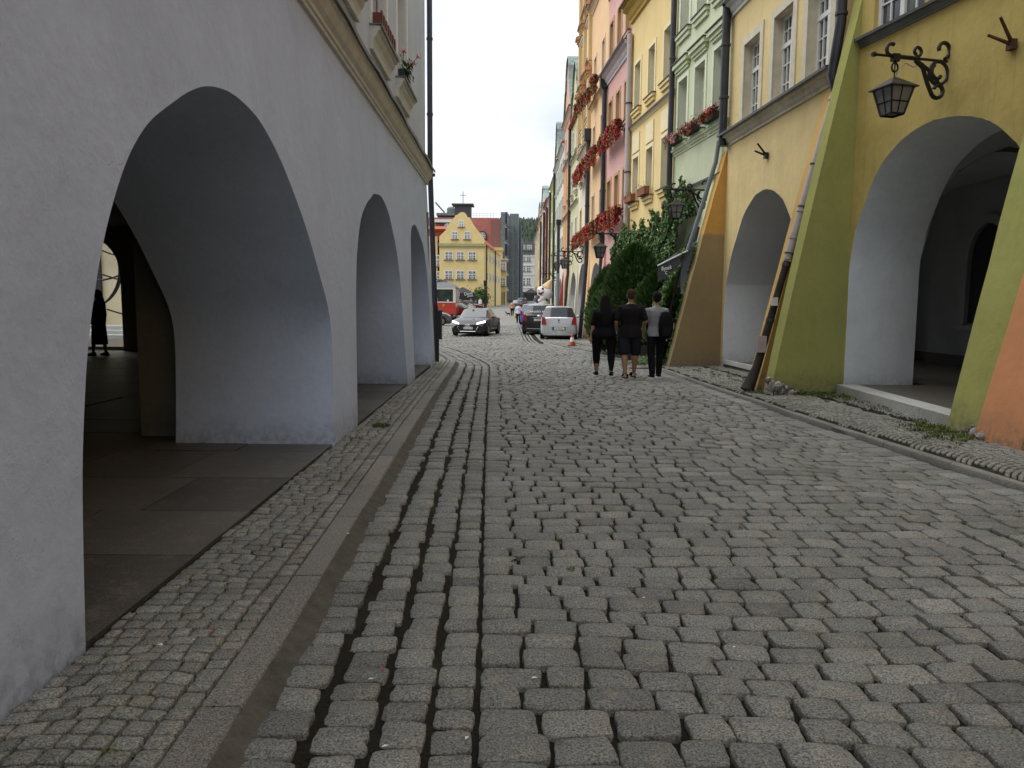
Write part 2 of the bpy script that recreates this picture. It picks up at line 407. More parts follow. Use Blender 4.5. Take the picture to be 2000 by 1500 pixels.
def shrink(quad, g):
    cx = sum(p[0] for p in quad)/4; cy = sum(p[1] for p in quad)/4; out = []
    for x, y in quad:
        d = math.hypot(x-cx, y-cy); k = max(0, (d-g)/d) if d else 0
        out.append((cx+(x-cx)*k, cy+(y-cy)*k))
    return out
def course(P, path, o0, o1, d0, d1, lo, hi, g=.008, zf=None, wob=.012, **kw):
    """stones laid one after another along a path between two offsets"""
    d = d0
    while d < d1:
        l = random.uniform(lo, hi); a = random.uniform(-wob, wob); b = random.uniform(-wob, wob)
        q = [path.at(d, o0+a), path.at(d, o1+b), path.at(d+l, o1+b+random.uniform(-.4, .4)*wob), path.at(d+l, o0+a+random.uniform(-.4, .4)*wob)]
        sk_ = random.uniform(-.5, .5)*wob; q = [(q[0][0], q[0][1]+sk_), (q[1][0], q[1][1]-sk_), (q[2][0], q[2][1]-sk_), (q[3][0], q[3][1]+sk_)]; q = shrink(q, g); cx = sum(p[0] for p in q)/4; cy = sum(p[1] for p in q)/4
        P.add(q, zf(cx, cy), **kw); d += l
rz_ = lambda x, y: gz(y)+und(x, y)+random.gauss(0, .0025)

gut = Pieces(road, 'gutter_stone', M_COB, 290, 'gutter_stones')
GO = [(.065, .25), (.278, .46), (.484, .648), (.662, .826)]
for i in range(4):
    o0, o1 = GO[i]
    course(gut, KL, o0, o1, .4, KL.L-14, .12, .19, g=.009, zf=lambda x, y: rz_(x, y)-.012, wob=.016 if i < 3 else .008, jit=.10)
gut.build()
M_CHAN = granite('channel_granite', (.13, .13, .12), (.24, .24, .225), 120., warm=(.24, .23, .19), bump=.5)
gut2 = Pieces(road, 'channel_stone', M_CHAN, 120, 'channel_stones')
course(gut2, KR, -.30, -.02, .5, 34, .17, .26, g=.010, zf=lambda x, y: rz_(x, y)-.002, wob=.014)
for o in (-.15, -.32, -.5):
    course(gut2, KR, o-.13, o+.0, 34.2, KR.L-2, .16, .22, g=.014, zf=rz_, lodcap=0)
gut2.build()

# main field: rows laid square to the street
_g = [KL.at(d, .826) for d in np.linspace(0, KL.L, 240)]; GX = [p_[0] for p_ in _g]; GY = list(np.maximum.accumulate([p_[1] for p_ in _g]))
_r = [KR.at(d, -.31 if KR.at(d)[1] < 33.6 else -.65) for d in np.linspace(0, KR.L, 320)]; RX = [p_[0] for p_ in _r]; RY_ = list(np.maximum.accumulate([p_[1] for p_ in _r]))
field = Pieces(road, 'cobblestone', M_COB, 300, 'cobblestones')
y = 1.2; row = 0
while y < 60:
    dy = random.uniform(.16, .19) if y < 40 else .25
    ph1, ph2 = row*.11, 0
    def wy(x, yy): return yy+.035*sin(x*1.1+yy*.9)+.02*sin(x*2.7+yy*2.1)
    # left bound follows the gutter, right bound the channel
    xl = float(np.interp(y, GY, GX))+.006
    if y > 45: xl = -12
    xr = float(np.interp(y, RY_, RX))
    x = xl+.0
    while x < xr-.03:
        w = random.uniform(.165, .275)*(1 if y < 40 else 1.3)
        if x+w > xr-.07: w = xr-x
        if w > .3: w = w/2
        a0, a1 = random.uniform(-.009, .009), random.uniform(-.009, .009)
        sk = random.uniform(-.014, .014)
        q = [(x, wy(x, y)+a0), (x+w+sk, wy(x+w, y)+a1), (x+w-sk, wy(x+w, y+dy)+a1), (x, wy(x, y+dy)+a0)]
        gx = random.uniform(.002, .014) if y < 8 else random.uniform(.004, .020); q = shrink(q, .0055 if y < 8 else .0065 if y < 30 else .010); q[0] = (q[0][0]+gx*random.uniform(.3, 1), q[0][1]); q[3] = (q[3][0]+gx*random.uniform(.3, 1), q[3][1]); q[1] = (q[1][0]-gx*random.uniform(.2, 1), q[1][1]); q[2] = (q[2][0]-gx*random.uniform(.2, 1), q[2][1])
        field.add(q, rz_(x, y), **({'lodcap': 0} if y > 17 else {}))
        x += w
    y += dy; row += 1
field.build()
# parking strip on the right beyond the channel + corner wedge
park = Pieces(road, 'parking_stone', M_COB, 60, 'parking_stones')
y = 30.
while y < 60:
    dy = .2 if y < 42 else .27; x = KR.x_of_y(y)+.05; xr = interp(y, [30, 41, 60], [4.4, 3.4, 3.3])
    while x < xr:
        w = random.uniform(.17, .26)*(1 if y < 42 else 1.3)
        park.add(shrink([(x, y), (x+w, y), (x+w, y+dy), (x, y+dy)], .013), gz(y)+.012, lodcap=0); x += w
    y += dy
park.build()

# kerbs
def kerb(name, label, path, w, d0, d1, zf, ztop, side, l0=.9, l1=1.35, mat=M_KERB):
    k = tag(bpy.data.objects.new(name, None), label, kind='structure'); COL.objects.link(k)
    d = d0
    while d < d1:
        l = random.uniform(l0, l1); m = MB(); n = 5 if l > .6 else 3; g = .004; z_j = random.gauss(0, .002); rings = []
        m.tone = random.random()
        for i in range(n+1):
            dd = lerp(d+g, d+l-g, i/n); zt = lambda p: ztop(p[1])+z_j
            a = path.at(dd, 0); b = path.at(dd, side*w); e = .012
            a1 = path.at(dd, side*e); b1 = path.at(dd, side*(w-.004)); j = random.gauss(0, .0025)
            rings.append([(*a, zf(a[1])-.08), (a[0]+j, a[1], zt(a)-.014), (*a1, zt(a)), (*b1, zt(b)), (*b, zt(b)-.006), (*b, zf(b[1])-.08)])
        m.ring(rings); obj('kerb_stone', m, mat, k, smooth=True, sharp=50); d += l
    return k
kerb('left_kerb', 'long granite kerb stones along the left pavement', KL, .15, .3, KL.L-18, gz, lambda y: gz(y)+.115, -1)
kerb('right_kerb', 'narrow granite kerb stones along the right pavement', KR, .09, .3, 34, gz, lambda y: gz(y)+kz(y), 1)

# silt strip along the left kerb
mb = MB(); ds = [.3+.4*i for i in range(60)]; rr = []
for d in ds:
    a = KL.at(d, .0); b = KL.at(d, .105+.02*sin(d*7)); b = KL.at(d, .05+.015*sin(d*7)); c_ = KL.at(d, .13); rr.append([(*a, gz(a[1])+und(*a)+.012), (*b, gz(b[1])+und(*b)-.010), (*c_, gz(c_[1])+und(*c_)-.030)])
mb.ring(rr, cap=False, closed=False)
def siltmat():
    m, nt, b = nodes('kerb_silt'); p = pos(nt)
    n = tex(nt, 'ShaderNodeTexNoise', 9., p, Detail=8, Roughness=.75)
    nt.links.new(mixc(nt, rng(nt, n.outputs['Fac'], .35, .65), (.045, .041, .033), (.105, .095, .07)), b.inputs['Base Color'])
    b.inputs['Roughness'].default_value = .95; n2 = tex(nt, 'ShaderNodeTexNoise', 80., p, Detail=5); bumpn(nt, b, n2.outputs['Fac'], .7, .012); return m
tag(obj('silt', mb, siltmat(), smooth=True), 'brown silt washed against the left kerb', kind='stuff')

# left pavement of small setts
WX = lambda y: -1.735-.0065*y            # foot of the left wall
pl_ = MB(); ys = [-3+.5*i for i in range(70)]
grid_sheet(pl_, lambda y: WX(y)-.2 if y < 18.3 else -10, lambda y: KL.x_of_y(y)-.14 if y < 19.5 else min(KL.x_of_y(y)-.14, -1.6), ys[:46], lambda x, y: gz(y)+.088, 3)
pav = tag(obj('left_pavement', pl_, M_JOINT), 'narrow pavement of small granite setts beside the grey arcade', kind='structure')
P = Pieces(pav, 'sett', M_SETT, 300, 'setts')
zp = lambda x, y: gz(y)+.117+random.gauss(0, .0018)
course(P, KL, -.245, -.158, .3, 22, .07, .115, g=.0055, zf=zp, wob=.004)
y = 1.3
while y < 23:
    dy = random.uniform(.075, .092); x1 = KL.x_of_y(y)-.252; x0 = WX(y)+.01 if y < 18.6 else -2.3-.5*(y-18.6)
    x = x1
    while x > x0:
        w = random.uniform(.075, .125); 
        if x-w < x0+.03: w = max(.05, x-x0)
        wv = lambda xx: .02*sin(xx*6+y*1.3)+.012*sin(xx*11-y*3)
        q = [(x-w, y+wv(x-w)), (x, y+wv(x)), (x+random.gauss(0, .004), y+dy+wv(x)), (x-w, y+dy+wv(x-w))]
        P.add(shrink(q, .0075), zp(x, y), **({'lodcap': 1} if y > 7 else {})); x -= w
    y += dy
P.build()

# right pavement: small setts laid in overlapping arcs with dark asphalt-filled crescents
wallx = lambda y: interp(y, [0, 8.0, 9.0, 12.8, 13.5, 19, 30, 34], [6.9, 6.2, 6.5, 5.8, 5.7, 5.2, 4.5, 4.2])
mb = MB(); grid_sheet(mb, lambda y: KR.x_of_y(y)+.1, wallx, [2+.5*i for i in range(64)], lambda x, y: gz(y)+kz(y)-.018+.02*(x-KR.x_of_y(y)), 4)
pavr = tag(obj('right_pavement', mb, M_JOINT), 'mossy pavement of small setts laid in arcs before the coloured houses', kind='structure')
P = Pieces(pavr, 'sett', M_SETTR, 300, 'setts')
U = 1.05
v = 3.
rowi = 0
fy = lambda u, vv: vv+.38*(1-(2*((u/U) % 1)-1)**2)
while v < 33:
    dv = random.uniform(.074, .088); u = 0
    while u < 3.6:
        w = random.uniform(.07, .105); ya = fy(u, v); yb = fy(u+w, v)
        xk = KR.x_of_y(ya)+.125; xa = xk+u
        fr = (u/U) % 1
        crescent = (fr > .93 or fr < .05) and ((v*1.35) % 1) < .55
        if xa+w < wallx(ya)-.03 and ya < 34 and abs(ya-yb) < .12 and not crescent and not ((u % U) > (u+w) % U):
            q = [(xa, ya), (xk+u+w, yb), (xk+u+w, yb+dv), (xa, ya+dv)]
            P.add(shrink(q, .0075), gz(ya)+kz(ya)+.02*u+random.gauss(0, .002), **({'lodcap': 1} if ya < 14 else {'lodcap': 0}))
        u += w
    v += dv
P.build()

# weeds and grass tufts in joints
M_GRASS = leafmat('grass_blades', (.05, .085, .015), (.17, .19, .05))
def tuft(mb, x, y, z, n, h, r):
    for _ in range(n):
        a = random.uniform(0, 2*pi); d = r*random.random()**.6; px, py = x+d*cos(a), y+d*sin(a); hh = h*random.uniform(.4, 1.2); b = random.uniform(0, 2*pi)
        lx, ly = cos(b)*hh*.6, sin(b)*hh*.6; w = random.uniform(.003, .007)
        mb.tone = random.random(); wx, wy_ = -sin(b)*w, cos(b)*w
        mb.add([(px-wx, py-wy_, z), (px+wx, py+wy_, z), (px+lx*.5+wx*.8, py+ly*.5+wy_*.8, z+hh*.75), (px+lx*.5-wx*.8, py+ly*.5-wy_*.8, z+hh*.75), (px+lx, py+ly, z+hh*.85)], [(0, 1, 2, 3), (3, 2, 4)])
mb = MB()
tuft(mb, -1.50, 8.75, .11, 260, .05, .10); tuft(mb, -1.62, 7.9, .11, 60, .03, .10); tuft(mb, -1.30, 6.9, .11, 25, .02, .05)
for x, y, n in ((-1.28, 2.32, 40), (-1.05, 2.6, 10), (-.2, 2.72, 60), (.35, 4.35, 20), (.33, 4.9, 22), (.02, 4.5, 12), (-.6, 5.4, 10), (1.6, 5.2, 14), (2.3, 6.2, 20)):
    tuft(mb, x, y, gz(y)-.008+(.11 if x < -1 else 0), n, .022, .03)
for _ in range(560):                     # moss and grass by the right-hand buttresses
    y = random.choice([random.gauss(12.5, .35), random.gauss(8.95, .35), random.uniform(8.2, 18.6)]); x = interp(y, [8.0, 9.2, 10.0, 12.4, 12.9, 14.5, 19], [4.95, 5.2, 5.35, 5.35, 4.25, 4.7, 4.2])+random.gauss(-.08, .16)
    if x > KR.x_of_y(y)+.1: tuft(mb, x, y, gz(y)+kz(y)+.02*(x-KR.x_of_y(y)), random.randint(3, 16), random.uniform(.012, .05), .05)
for _ in range(60): y = random.gauss(12.80, .10); tuft(mb, random.uniform(4.3, 5.4), y-.05, kz(y)+.02, 22, .05, .05)
tag(obj('grass', mb, M_GRASS), 'grass and weeds growing in the paving joints and at the foot of the buttresses', kind='stuff')
# litter: leaf bits, petals, cigarette ends
for nm, col, lab, lst in (('litter', (.75, .74, .7), 'pale scraps of paper and cigarette ends on the stones', [(1.02, 3.35), (-.15, 2.55), (-1.33, 3.1), (-1.45, 3.05), (.1, 3.0), (-.55, 2.9), (-1.0, 4.6), (.7, 3.9), (-.42, 2.45), (2.2, 6.9), (-.3, 7.4)]),
                          ('petals', (.5, .03, .02), 'red petals and rusty leaf scraps on the stones', [(-.52, 3.0), (-1.18, 3.5), (-1.3, 3.2)])):
    mb = MB()
    for x, y in lst:
        a = random.uniform(0, 3); s = random.uniform(.008, .018); z = (gz(y)+und(x, y)+.006 if x > -.98 else .127)
        c, d = cos(a)*s, sin(a)*s; mb.add([(x-c, y-d, z), (x+d*.5, y-c*.5, z+.004), (x+c, y+d, z), (x-d*.5, y+c*.5, z+.003)], [(0, 1, 2, 3)])
    tag(obj(nm, mb, plain(nm+'_mat', col, .8)), lab, kind='stuff')
# ------------------------------------------------------------ buildings
from mathutils.geometry import tessellate_polygon
def poly_face(mb, pts2, f, mi=None):
    """fill a concave 2D outline, mapped to 3D by f"""
    tri = tessellate_polygon([[Vector((a, b, 0)) for a, b in pts2]])
    mb.add([f(a, b) for a, b in pts2], [tuple(t) for t in tri], mi)
def strip(mb, pts2, f0, f1, mi=None):
    n = len(pts2); mb.add([f0(a, b) for a, b in pts2]+[f1(a, b) for a, b in pts2], [(i, i+1, n+i+1, n+i) for i in range(n-1)], mi)
def dens(pts, n=4, jit=0.):
    s = spline(pts, n); return [(p.x+(random.gauss(0, jit) if 0 < i < len(s)-1 else 0), p.y+(random.gauss(0, jit) if 0 < i < len(s)-1 else 0)) for i, p in enumerate(s)]
def on_plane(px, py, p0, n):
    d = ray(px, py); n = Vector(n); return Vector((0, 0, EYE))+d*(n.dot(Vector(p0)-Vector((0, 0, EYE)))/n.dot(d))

# ---- the grey arcade house on the left
LEAN = .045; P0 = (WX(3.03), 3.03, .12); NN = (1, .0065, LEAN)
LWX = lambda y, z: WX(y)-LEAN*(min(z, 4.4)-.12)
def tl(lst): 
    out = []
    for q in lst:
        p = on_plane(q[0], q[1], P0, NN); out.append((p.y, max(p.z, .07)))
    return out
a1 = tl([(165, 1265), (161, 1000), (163, 850), (170, 700), (183, 580), (200, 480), (222, 390), (245, 320), (270, 268), (300, 230), (350, 190), (380, 173), (410, 168), (435, 174), (460, 187), (500, 225), (530, 275), (560, 340), (600, 450), (625, 540), (640, 620), (650, 720), (655, 868)])
a1[0] = (a1[0][0], .06); a1[-1] = (7.62, .06); a1[-2] = (7.78, a1[-2][1]); a1[-3] = (7.8, a1[-3][1])
a2 = tl([(700, 832), (696, 640), (697, 500), (705, 430), (718, 395), (735, 379), (750, 393), (765, 440), (780, 530), (788, 640), (793, 745)])
a2[0] = (8.82, .06); a2[-1] = (13.35, .06)
a3 = tl([(803, 738), (799, 620), (798, 500), (803, 450), (810, 439), (820, 460), (830, 500), (840, 600), (848, 712)])
a3[0] = (14.4, .06); a3[1] = (14.5, 1.4); a3[2] = (14.75, a3[2][1]); a3[-2] = (17.75, a3[-2][1]); a3[-1] = (17.5, .06); a3 = [(min(a, 17.75), b) for a, b in a3]
YE = 18.45
gh = thing('arcade_house', 'grey rendered arcade house with three rough arches and a cream cornice', 'house')
M_GREY = plaster('grey_render', (.55, .635, .79), .12, .3, .75, (.38, .38, .40), .07)
M_GREYUP = plaster('blue_grey_render', (.52, .56, .62), .15, .2, 0)
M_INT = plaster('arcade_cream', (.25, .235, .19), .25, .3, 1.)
A1, A2, A3 = dens(a1, 4, .003), dens(a2, 3, .006), dens(a3, 3, .006)
for _k in range(3): A1 = [A1[0]]+[((A1[i-1][0]+2*A1[i][0]+A1[i+1][0])/4, (A1[i-1][1]+2*A1[i][1]+A1[i+1][1])/4) for i in range(1, len(A1)-1)]+[A1[-1]]
wall = MB()
outl = [(-13, .06)]+A1+A2+A3+[(YE, .06), (YE, 4.35), (-13, 4.35)]
poly_face(wall, outl, lambda y, z: (LWX(y, z), y, z))
TH = 1.6
for A in (A1, A2, A3):
    strip(wall, A, lambda y, z: (LWX(y, z), y, z), lambda y, z: (LWX(y, z)-TH, y, z))
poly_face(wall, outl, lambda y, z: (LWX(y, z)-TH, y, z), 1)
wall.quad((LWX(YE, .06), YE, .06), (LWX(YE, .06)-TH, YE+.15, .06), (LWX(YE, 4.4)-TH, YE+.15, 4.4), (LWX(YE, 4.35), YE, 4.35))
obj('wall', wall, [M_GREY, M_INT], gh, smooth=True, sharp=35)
XU = lambda y: LWX(y, 4.4)-.02
up = MB()
wins = [(8.75, 9.95), (11.35, 12.55), (13.85, 15.0)]
zs0, zs1 = 5.36, 7.4
ycs = sorted({-13., YE}|{a for w in wins for a in w}); zcs = [4.3, zs0, zs1, 8.6, 10.4, 13]
for i in range(len(ycs)-1):
    for j in range(len(zcs)-1):
        if j in (1, 3) and any(abs(ycs[i]-w[0]) < .01 for w in wins): continue
        up.quad(*[(XU(a), a, b) for a, b in ((ycs[i], zcs[j]), (ycs[i+1], zcs[j]), (ycs[i+1], zcs[j+1]), (ycs[i], zcs[j+1]))])
up.quad((XU(YE), YE, 4.3), (-14, YE+4, 4.3), (-14, YE+4, 13), (XU(YE), YE, 13))
up.box(-14, -2.3, -13, -12.8, 4.3, 13); up.quad((XU(0)-.3, -13, 13), (XU(0)-.3, YE, 13), (-14, YE+4, 13), (-14, -13, 13))
obj('upper_wall', up, M_GREYUP, gh)
roof = MB(); roof.prism([(-1.5, 12.9), (-8, 17), (-14.5, 12.9)], -13, YE+.3, 'y'); obj('roof', roof, M_TILE, gh)
# cornice: crown moulding under lead flashing
c = MB(); m2 = MB()
prof = [(0, 4.27), (.035, 4.27), (.035, 4.31), (.055, 4.32), (.06, 4.36), (.10, 4.40), (.135, 4.47), (.14, 4.52), (.165, 4.53), (.165, 4.575), (0, 4.60)]
n = 40; rings = []; r2 = []
for i in range(n+1):
    y = lerp(-6, YE, i/n); w = .008*sin(i*1.9)+.006*sin(i*.7)
    rings.append([(LWX(y, 4.3)+a, y, b) for a, b in prof]); r2.append([(LWX(y, 4.3)+a, y, b+w) for a, b in ((-.1, 4.72), (.17, 4.612), (.205+w, 4.60), (.205+w, 4.545), (.19+w, 4.545), (.17, 4.585), (-.1, 4.63))])
c.ring(rings); m2.ring(r2)
obj('cornice', c, M_CREAM, gh); obj('cornice_flashing', m2, M_ZINC, gh)
# upper windows
for (ya, yb) in wins:
    for z0, z1, det in ((zs0, zs1, 1), (8.6, 10.4, 0)):
        w = MB(); x = XU((ya+yb)/2); xi = x-.24
        w.box(xi-.04, xi, ya, yb, z0, z0+.08); w.box(xi-.04, xi, ya, yb, z1-.08, z1); w.box(xi-.041, xi+.002, ya, ya+.08, z0, z1); w.box(xi-.041, xi+.002, yb-.08, yb, z0, z1)
        w.box(xi-.03, xi-.004, (ya+yb)/2-.05, (ya+yb)/2+.05, z0, z1); w.box(xi-.03, xi-.006, ya, yb, z0+1.25, z0+1.33)
        wo_ = obj('window', w, M_WHITE, gh)
        g = MB(); g.box(xi-.05, xi-.035, ya+.02, yb-.02, z0+.02, z1-.02); obj('pane', g, M_GLASS, wo_)
        s = MB(); s.box(x-.25, x+.002, ya-.001, ya+.02, z0, z1); s.box(x-.25, x+.002, yb-.02, yb+.001, z0, z1); s.box(x-.25, x+.002, ya, yb, z1-.02, z1)
        s.box(x-.02, x+.025, ya-.16, ya, z0, z1+.15); s.box(x-.02, x+.025, yb, yb+.16, z0, z1+.15); s.box(x-.02, x+.026, ya-.16, yb+.16, z1+.0, z1+.16); obj('surround', s, M_WHITE, wo_)
        s = MB(); pr = [(x, 5.06), (x+.05, 5.05), (x+.06, 5.09), (x+.05, 5.13), (x+.07, 5.20), (x+.11, 5.25), (x+.125, 5.30), (x+.16, 5.31), (x+.165, 5.36), (x-.2, 5.40)]
        pr = [(a, b+z0-5.36) for a, b in pr]; s.prism(pr, ya-.2, yb+.2, 'y'); obj('sill', s, M_CREAM, wo_)
        f = MB(); f.box(x-.2, x+.19, ya-.22, yb+.22, z0+.012, z0+.03); f.box(x+.175, x+.19, ya-.22, yb+.22, z0-.02, z0+.02); obj('sill_flashing', f, M_ZINC, wo_)
hk = MB(); x = XU(11.5); hk.tube([(x-.12, 12.5, 5.98), (x-.12, 12.5, 6.38)], .008, 6); hk.box(x-.15, x-.06, 12.46, 12.53, 5.96, 6.0); hk.box(x-.15, x-.06, 12.46, 12.53, 6.37, 6.41)
obj('shutter_bar', hk, M_IRON, gh)
# interior hall
it = MB()
it.quad((-3.2, -13, 3.55), (-3.2, 19, 3.55), (-16, 24, 3.55), (-16, -13, 3.55)); it.quad((-16, -13, 0), (-16, 24, 0), (-16, 24, 3.6), (-16, -13, 3.6)); it.quad((-1.7, -13, 0), (-16, -13, 0), (-16, -13, 4.4), (-1.7, -13, 4.4))
EP = Vector((-3.4, 18.6, 0)); ED = Vector((-8.4, 3.2, 0)); EL = ED.length; ED.normalize()
u1 = (Vector((-10.86, 21.45, 0))-EP).length
arch = [(u1, .05), (u1, 2.2)]+[(u1+1.25-1.25*cos(t), 2.2+1.1*sin(t)) for t in [pi*k/14 for k in range(1, 14)]]+[(u1+2.5, 2.2), (u1+2.5, .05)]
ef = lambda u, z, o=0: tuple(EP+ED*u+Vector((0, 0, z))+Vector((ED.y, -ED.x, 0))*(-o))
poly_face(it, [(-1.55, .05)]+arch+[(13.5, .05), (13.5, 3.6), (-1.55, 3.6)], lambda u, z: ef(u, z))
poly_face(it, [(-.1, .05)]+arch+[(13.5, .05), (13.5, 4.3), (-.1, 4.3)], lambda u, z: ef(u, z, -.5))
strip(it, arch, lambda u, z: ef(u, z), lambda u, z: ef(u, z, -.5))
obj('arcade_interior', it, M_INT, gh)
for y_ in (8.05, 13.6): p = MB(); p.box(-3.93, -3.36, y_, y_+.6, .05, 3.55); obj('pilaster', p, M_INT, gh)
p = MB(); a = ef(4.7, 0); p.box(a[0]-.3, a[0]+.1, a[1]-.35, a[1]+.1, .05, 3.55); obj('pilaster', p, M_INT, gh)
# arcade floor of stone slabs
fl = MB(); fl.quad((WX(0)-.0, -13, .085), (-1.87, 18.4, .085), (-17, 24.4, .085), (-17, -13, .085))
aflo = tag(obj('arcade_floor', fl, M_JOINT), 'dark stone slab floor inside the grey arcade', kind='structure')
SL = plain
y = 2.2; k = 0
while y < 18.2:
    d = random.uniform(.85, 1.2); x = WX(y)-.02 
    while x > -5.5:
        w = random.uniform(.7, 1.3); yb = min(y+d, 18.3)
        m = MB(); m.tone = random.random(); m.box(x-w+.006, x-.006, y+.006, yb-.006, .05, .113+random.gauss(0, .0015)); obj('floor_slab', m, M_SLAB, aflo); x -= w
    y += d; k += 1
m = MB()
for i in range(14):
    for j in range(14):
        x = -5.8-i*.8; y0 = 2+j*1.4; m.tone = random.random(); m.box(x-.79, x, y0, y0+1.385, .05, .112)
obj('floor_slabs', m, M_SLAB, aflo, kind='stuff')

# ---- generic town house with arcade, in its own frame: x along the facade towards the camera, y into the house
def sashes(w, h, style):
    k = ('win', round(w, 2), round(h, 2), style)
    if k in MC: return MC[k]
    m = MB(); f = .07
    m.box(0, w, -.03, .03, 0, f); m.box(0, w, -.03, .03, h-f, h); m.box(0, f, -.028, .032, 0, h); m.box(w-f, w, -.028, .032, 0, h)
    m.box(w/2-.045, w/2+.045, -.035, .02, 0, h); zt = h*.66; m.box(0, w, -.04, .02, zt-.045, zt+.045)
    if style == 1:
        for a in (.25, .75): m.box(w*a-.012, w*a+.012, -.02, .01, 0, h)
        for z in (h*.22, h*.44, h*.83): m.box(0, w, -.018, .01, z-.012, z+.012)
    me = m.mesh('window', [M_WHITE]); g = MB(); g.box(.03, w-.03, .012, .02, .03, h-.03); ge = g.mesh('pane', [M_GLASS])
    MC[k] = (me, ge); return MC[k]
def window(par, x, z, w, h, dep=.16, style=0, trim=None, trw=.14, sill=None, hood=None, sflash=True):
    me, ge = sashes(w, h, style)
    o = obj('window', me, None, par, (x, dep, z)) if True else None
    obj('pane', ge, None, o)
    if trim:
        m = MB(); t = .028
        m.box(-trw, 0, -dep-t, -dep+.01, 0, h+trw); m.box(w, w+trw, -dep-t, -dep+.01, 0, h+trw); m.box(0, w, -dep-t, -dep+.01, h, h+trw)
        obj('surround', m, trim, o)
    if sill:
        m = MB(); m.box(-trw-.03, w+trw+.03, -dep-.12, -dep+.02, -.12, -.02); m.box(-trw, w+trw, -dep-.07, -dep+.02, -.24, -.12); m.box(-.001, w+.001, -dep, 0, -.05, 0)
        obj('sill', m, sill, o)
        if sflash: m = MB(); m.box(-trw-.06, w+trw+.06, -dep-.15, -.01, -.02, .004); obj('sill_flashing', m, M_DARKZ, o)
    if hood:
        m = MB(); z = h+trw+.16
        m.box(-trw-.10, w+trw+.10, -dep-.16, -dep+.02, z+.10, z+.22); m.box(-trw-.04, w+trw+.04, -dep-.10, -dep+.02, z, z+.10); m.box(-trw, w+trw, -dep-.06, -dep+.02, z-.07, z)
        obj('hood', m, hood, o); m = MB(); m.box(-trw-.14, w+trw+.14, -dep-.20, -dep+.02, z+.222, z+.245); obj('hood_flashing', m, M_DARKZ, o)
    return o
CORN = [(0, -.30), (-.05, -.30), (-.05, -.24), (-.09, -.20), (-.13, -.12), (-.22, -.08), (-.22, -.01), (-.27, 0), (0, .03)]
def cornice(par, x0, x1, z, mat, s=1., name='cornice', flash=True, y=0):
    m = MB(); m.prism([(a*s+y, b*s+z) for a, b in CORN], x0, x1, 'x'); obj(name, m, mat, par)
    if flash: m = MB(); m.prism([(y+.05, z+.06*s), (y-.31*s, z+.012), (y-.31*s, z-.035), (y-.295*s, z-.035), (y-.29*s, z+.0), (y+.05, z+.04*s)], x0-.01, x1+.01, 'x'); obj('cornice_flashing', m, M_DARKZ, par)
def wall_grid(mb, Lw, z0, z1, opens, dep=.16, trmi=0):
    xs = sorted({0., Lw}|{a for o in opens for a in (o[0], o[0]+o[2])}); zs = sorted({z0, z1}|{a for o in opens for a in (o[1], o[1]+o[3])})
    for i in range(len(xs)-1):
        for j in range(len(zs)-1):
            cx, cz = (xs[i]+xs[i+1])/2, (zs[j]+zs[j+1])/2
            if any(o[0] < cx < o[0]+o[2] and o[1] < cz < o[1]+o[3] for o in opens): continue
            mb.quad((xs[i], 0, zs[j]), (xs[i+1], 0, zs[j]), (xs[i+1], 0, zs[j+1]), (xs[i], 0, zs[j+1]))
    for x, z, w, h in [o[:4] for o in opens]:
        d = dep+.03
        mb.quad((x, 0, z), (x, d, z), (x, d, z+h), (x, 0, z+h), trmi); mb.quad((x+w, 0, z), (x+w, d, z), (x+w, d, z+h), (x+w, 0, z+h), trmi)
        mb.quad((x, 0, z+h), (x+w, 0, z+h), (x+w, d, z+h), (x, d, z+h), trmi); mb.quad((x, 0, z), (x+w, 0, z), (x+w, d, z), (x, d, z), trmi)
def ell_arch(x0, x1, zs, zt, z0, n=16, pw=.5):
    c, a = (x0+x1)/2, (x1-x0)/2
    return [(x0, z0), (x0, zs)]+[(c-a*cos(pi*k/n), zs+(zt-zs)*sin(pi*k/n)) for k in range(1, n)]+[(x1, zs), (x1, z0)]
def buttress(par, x0, x1, p, z0, z1, mat, bend=.0):
    m = MB(); n = 10; pr = [(.05, z0)]+[(-p*(1-i/n)-bend*sin(pi*i/n)+random.gauss(0, .004), lerp(z0, z1, i/n)) for i in range(n+1)]+[(.05, z1+.02)]
    m.prism(pr, x0, x1, 'x'); return obj('buttress', m, mat, par, smooth=False)
M_REV = plaster('arch_white', (.66, .68, .69), .12, .2, .8, None, .06, (2.0, (.84, .86, .88)))
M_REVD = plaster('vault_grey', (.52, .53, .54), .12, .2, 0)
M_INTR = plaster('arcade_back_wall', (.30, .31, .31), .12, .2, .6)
M_FLOORR = plain('arcade_paving', (.15, .145, .13), .5, var=.25, vs=2.5)
def frame_of(p_far, p_near):
    d = Vector((p_near[0]-p_far[0], p_near[1]-p_far[1])); return math.atan2(d.y, d.x), d.length
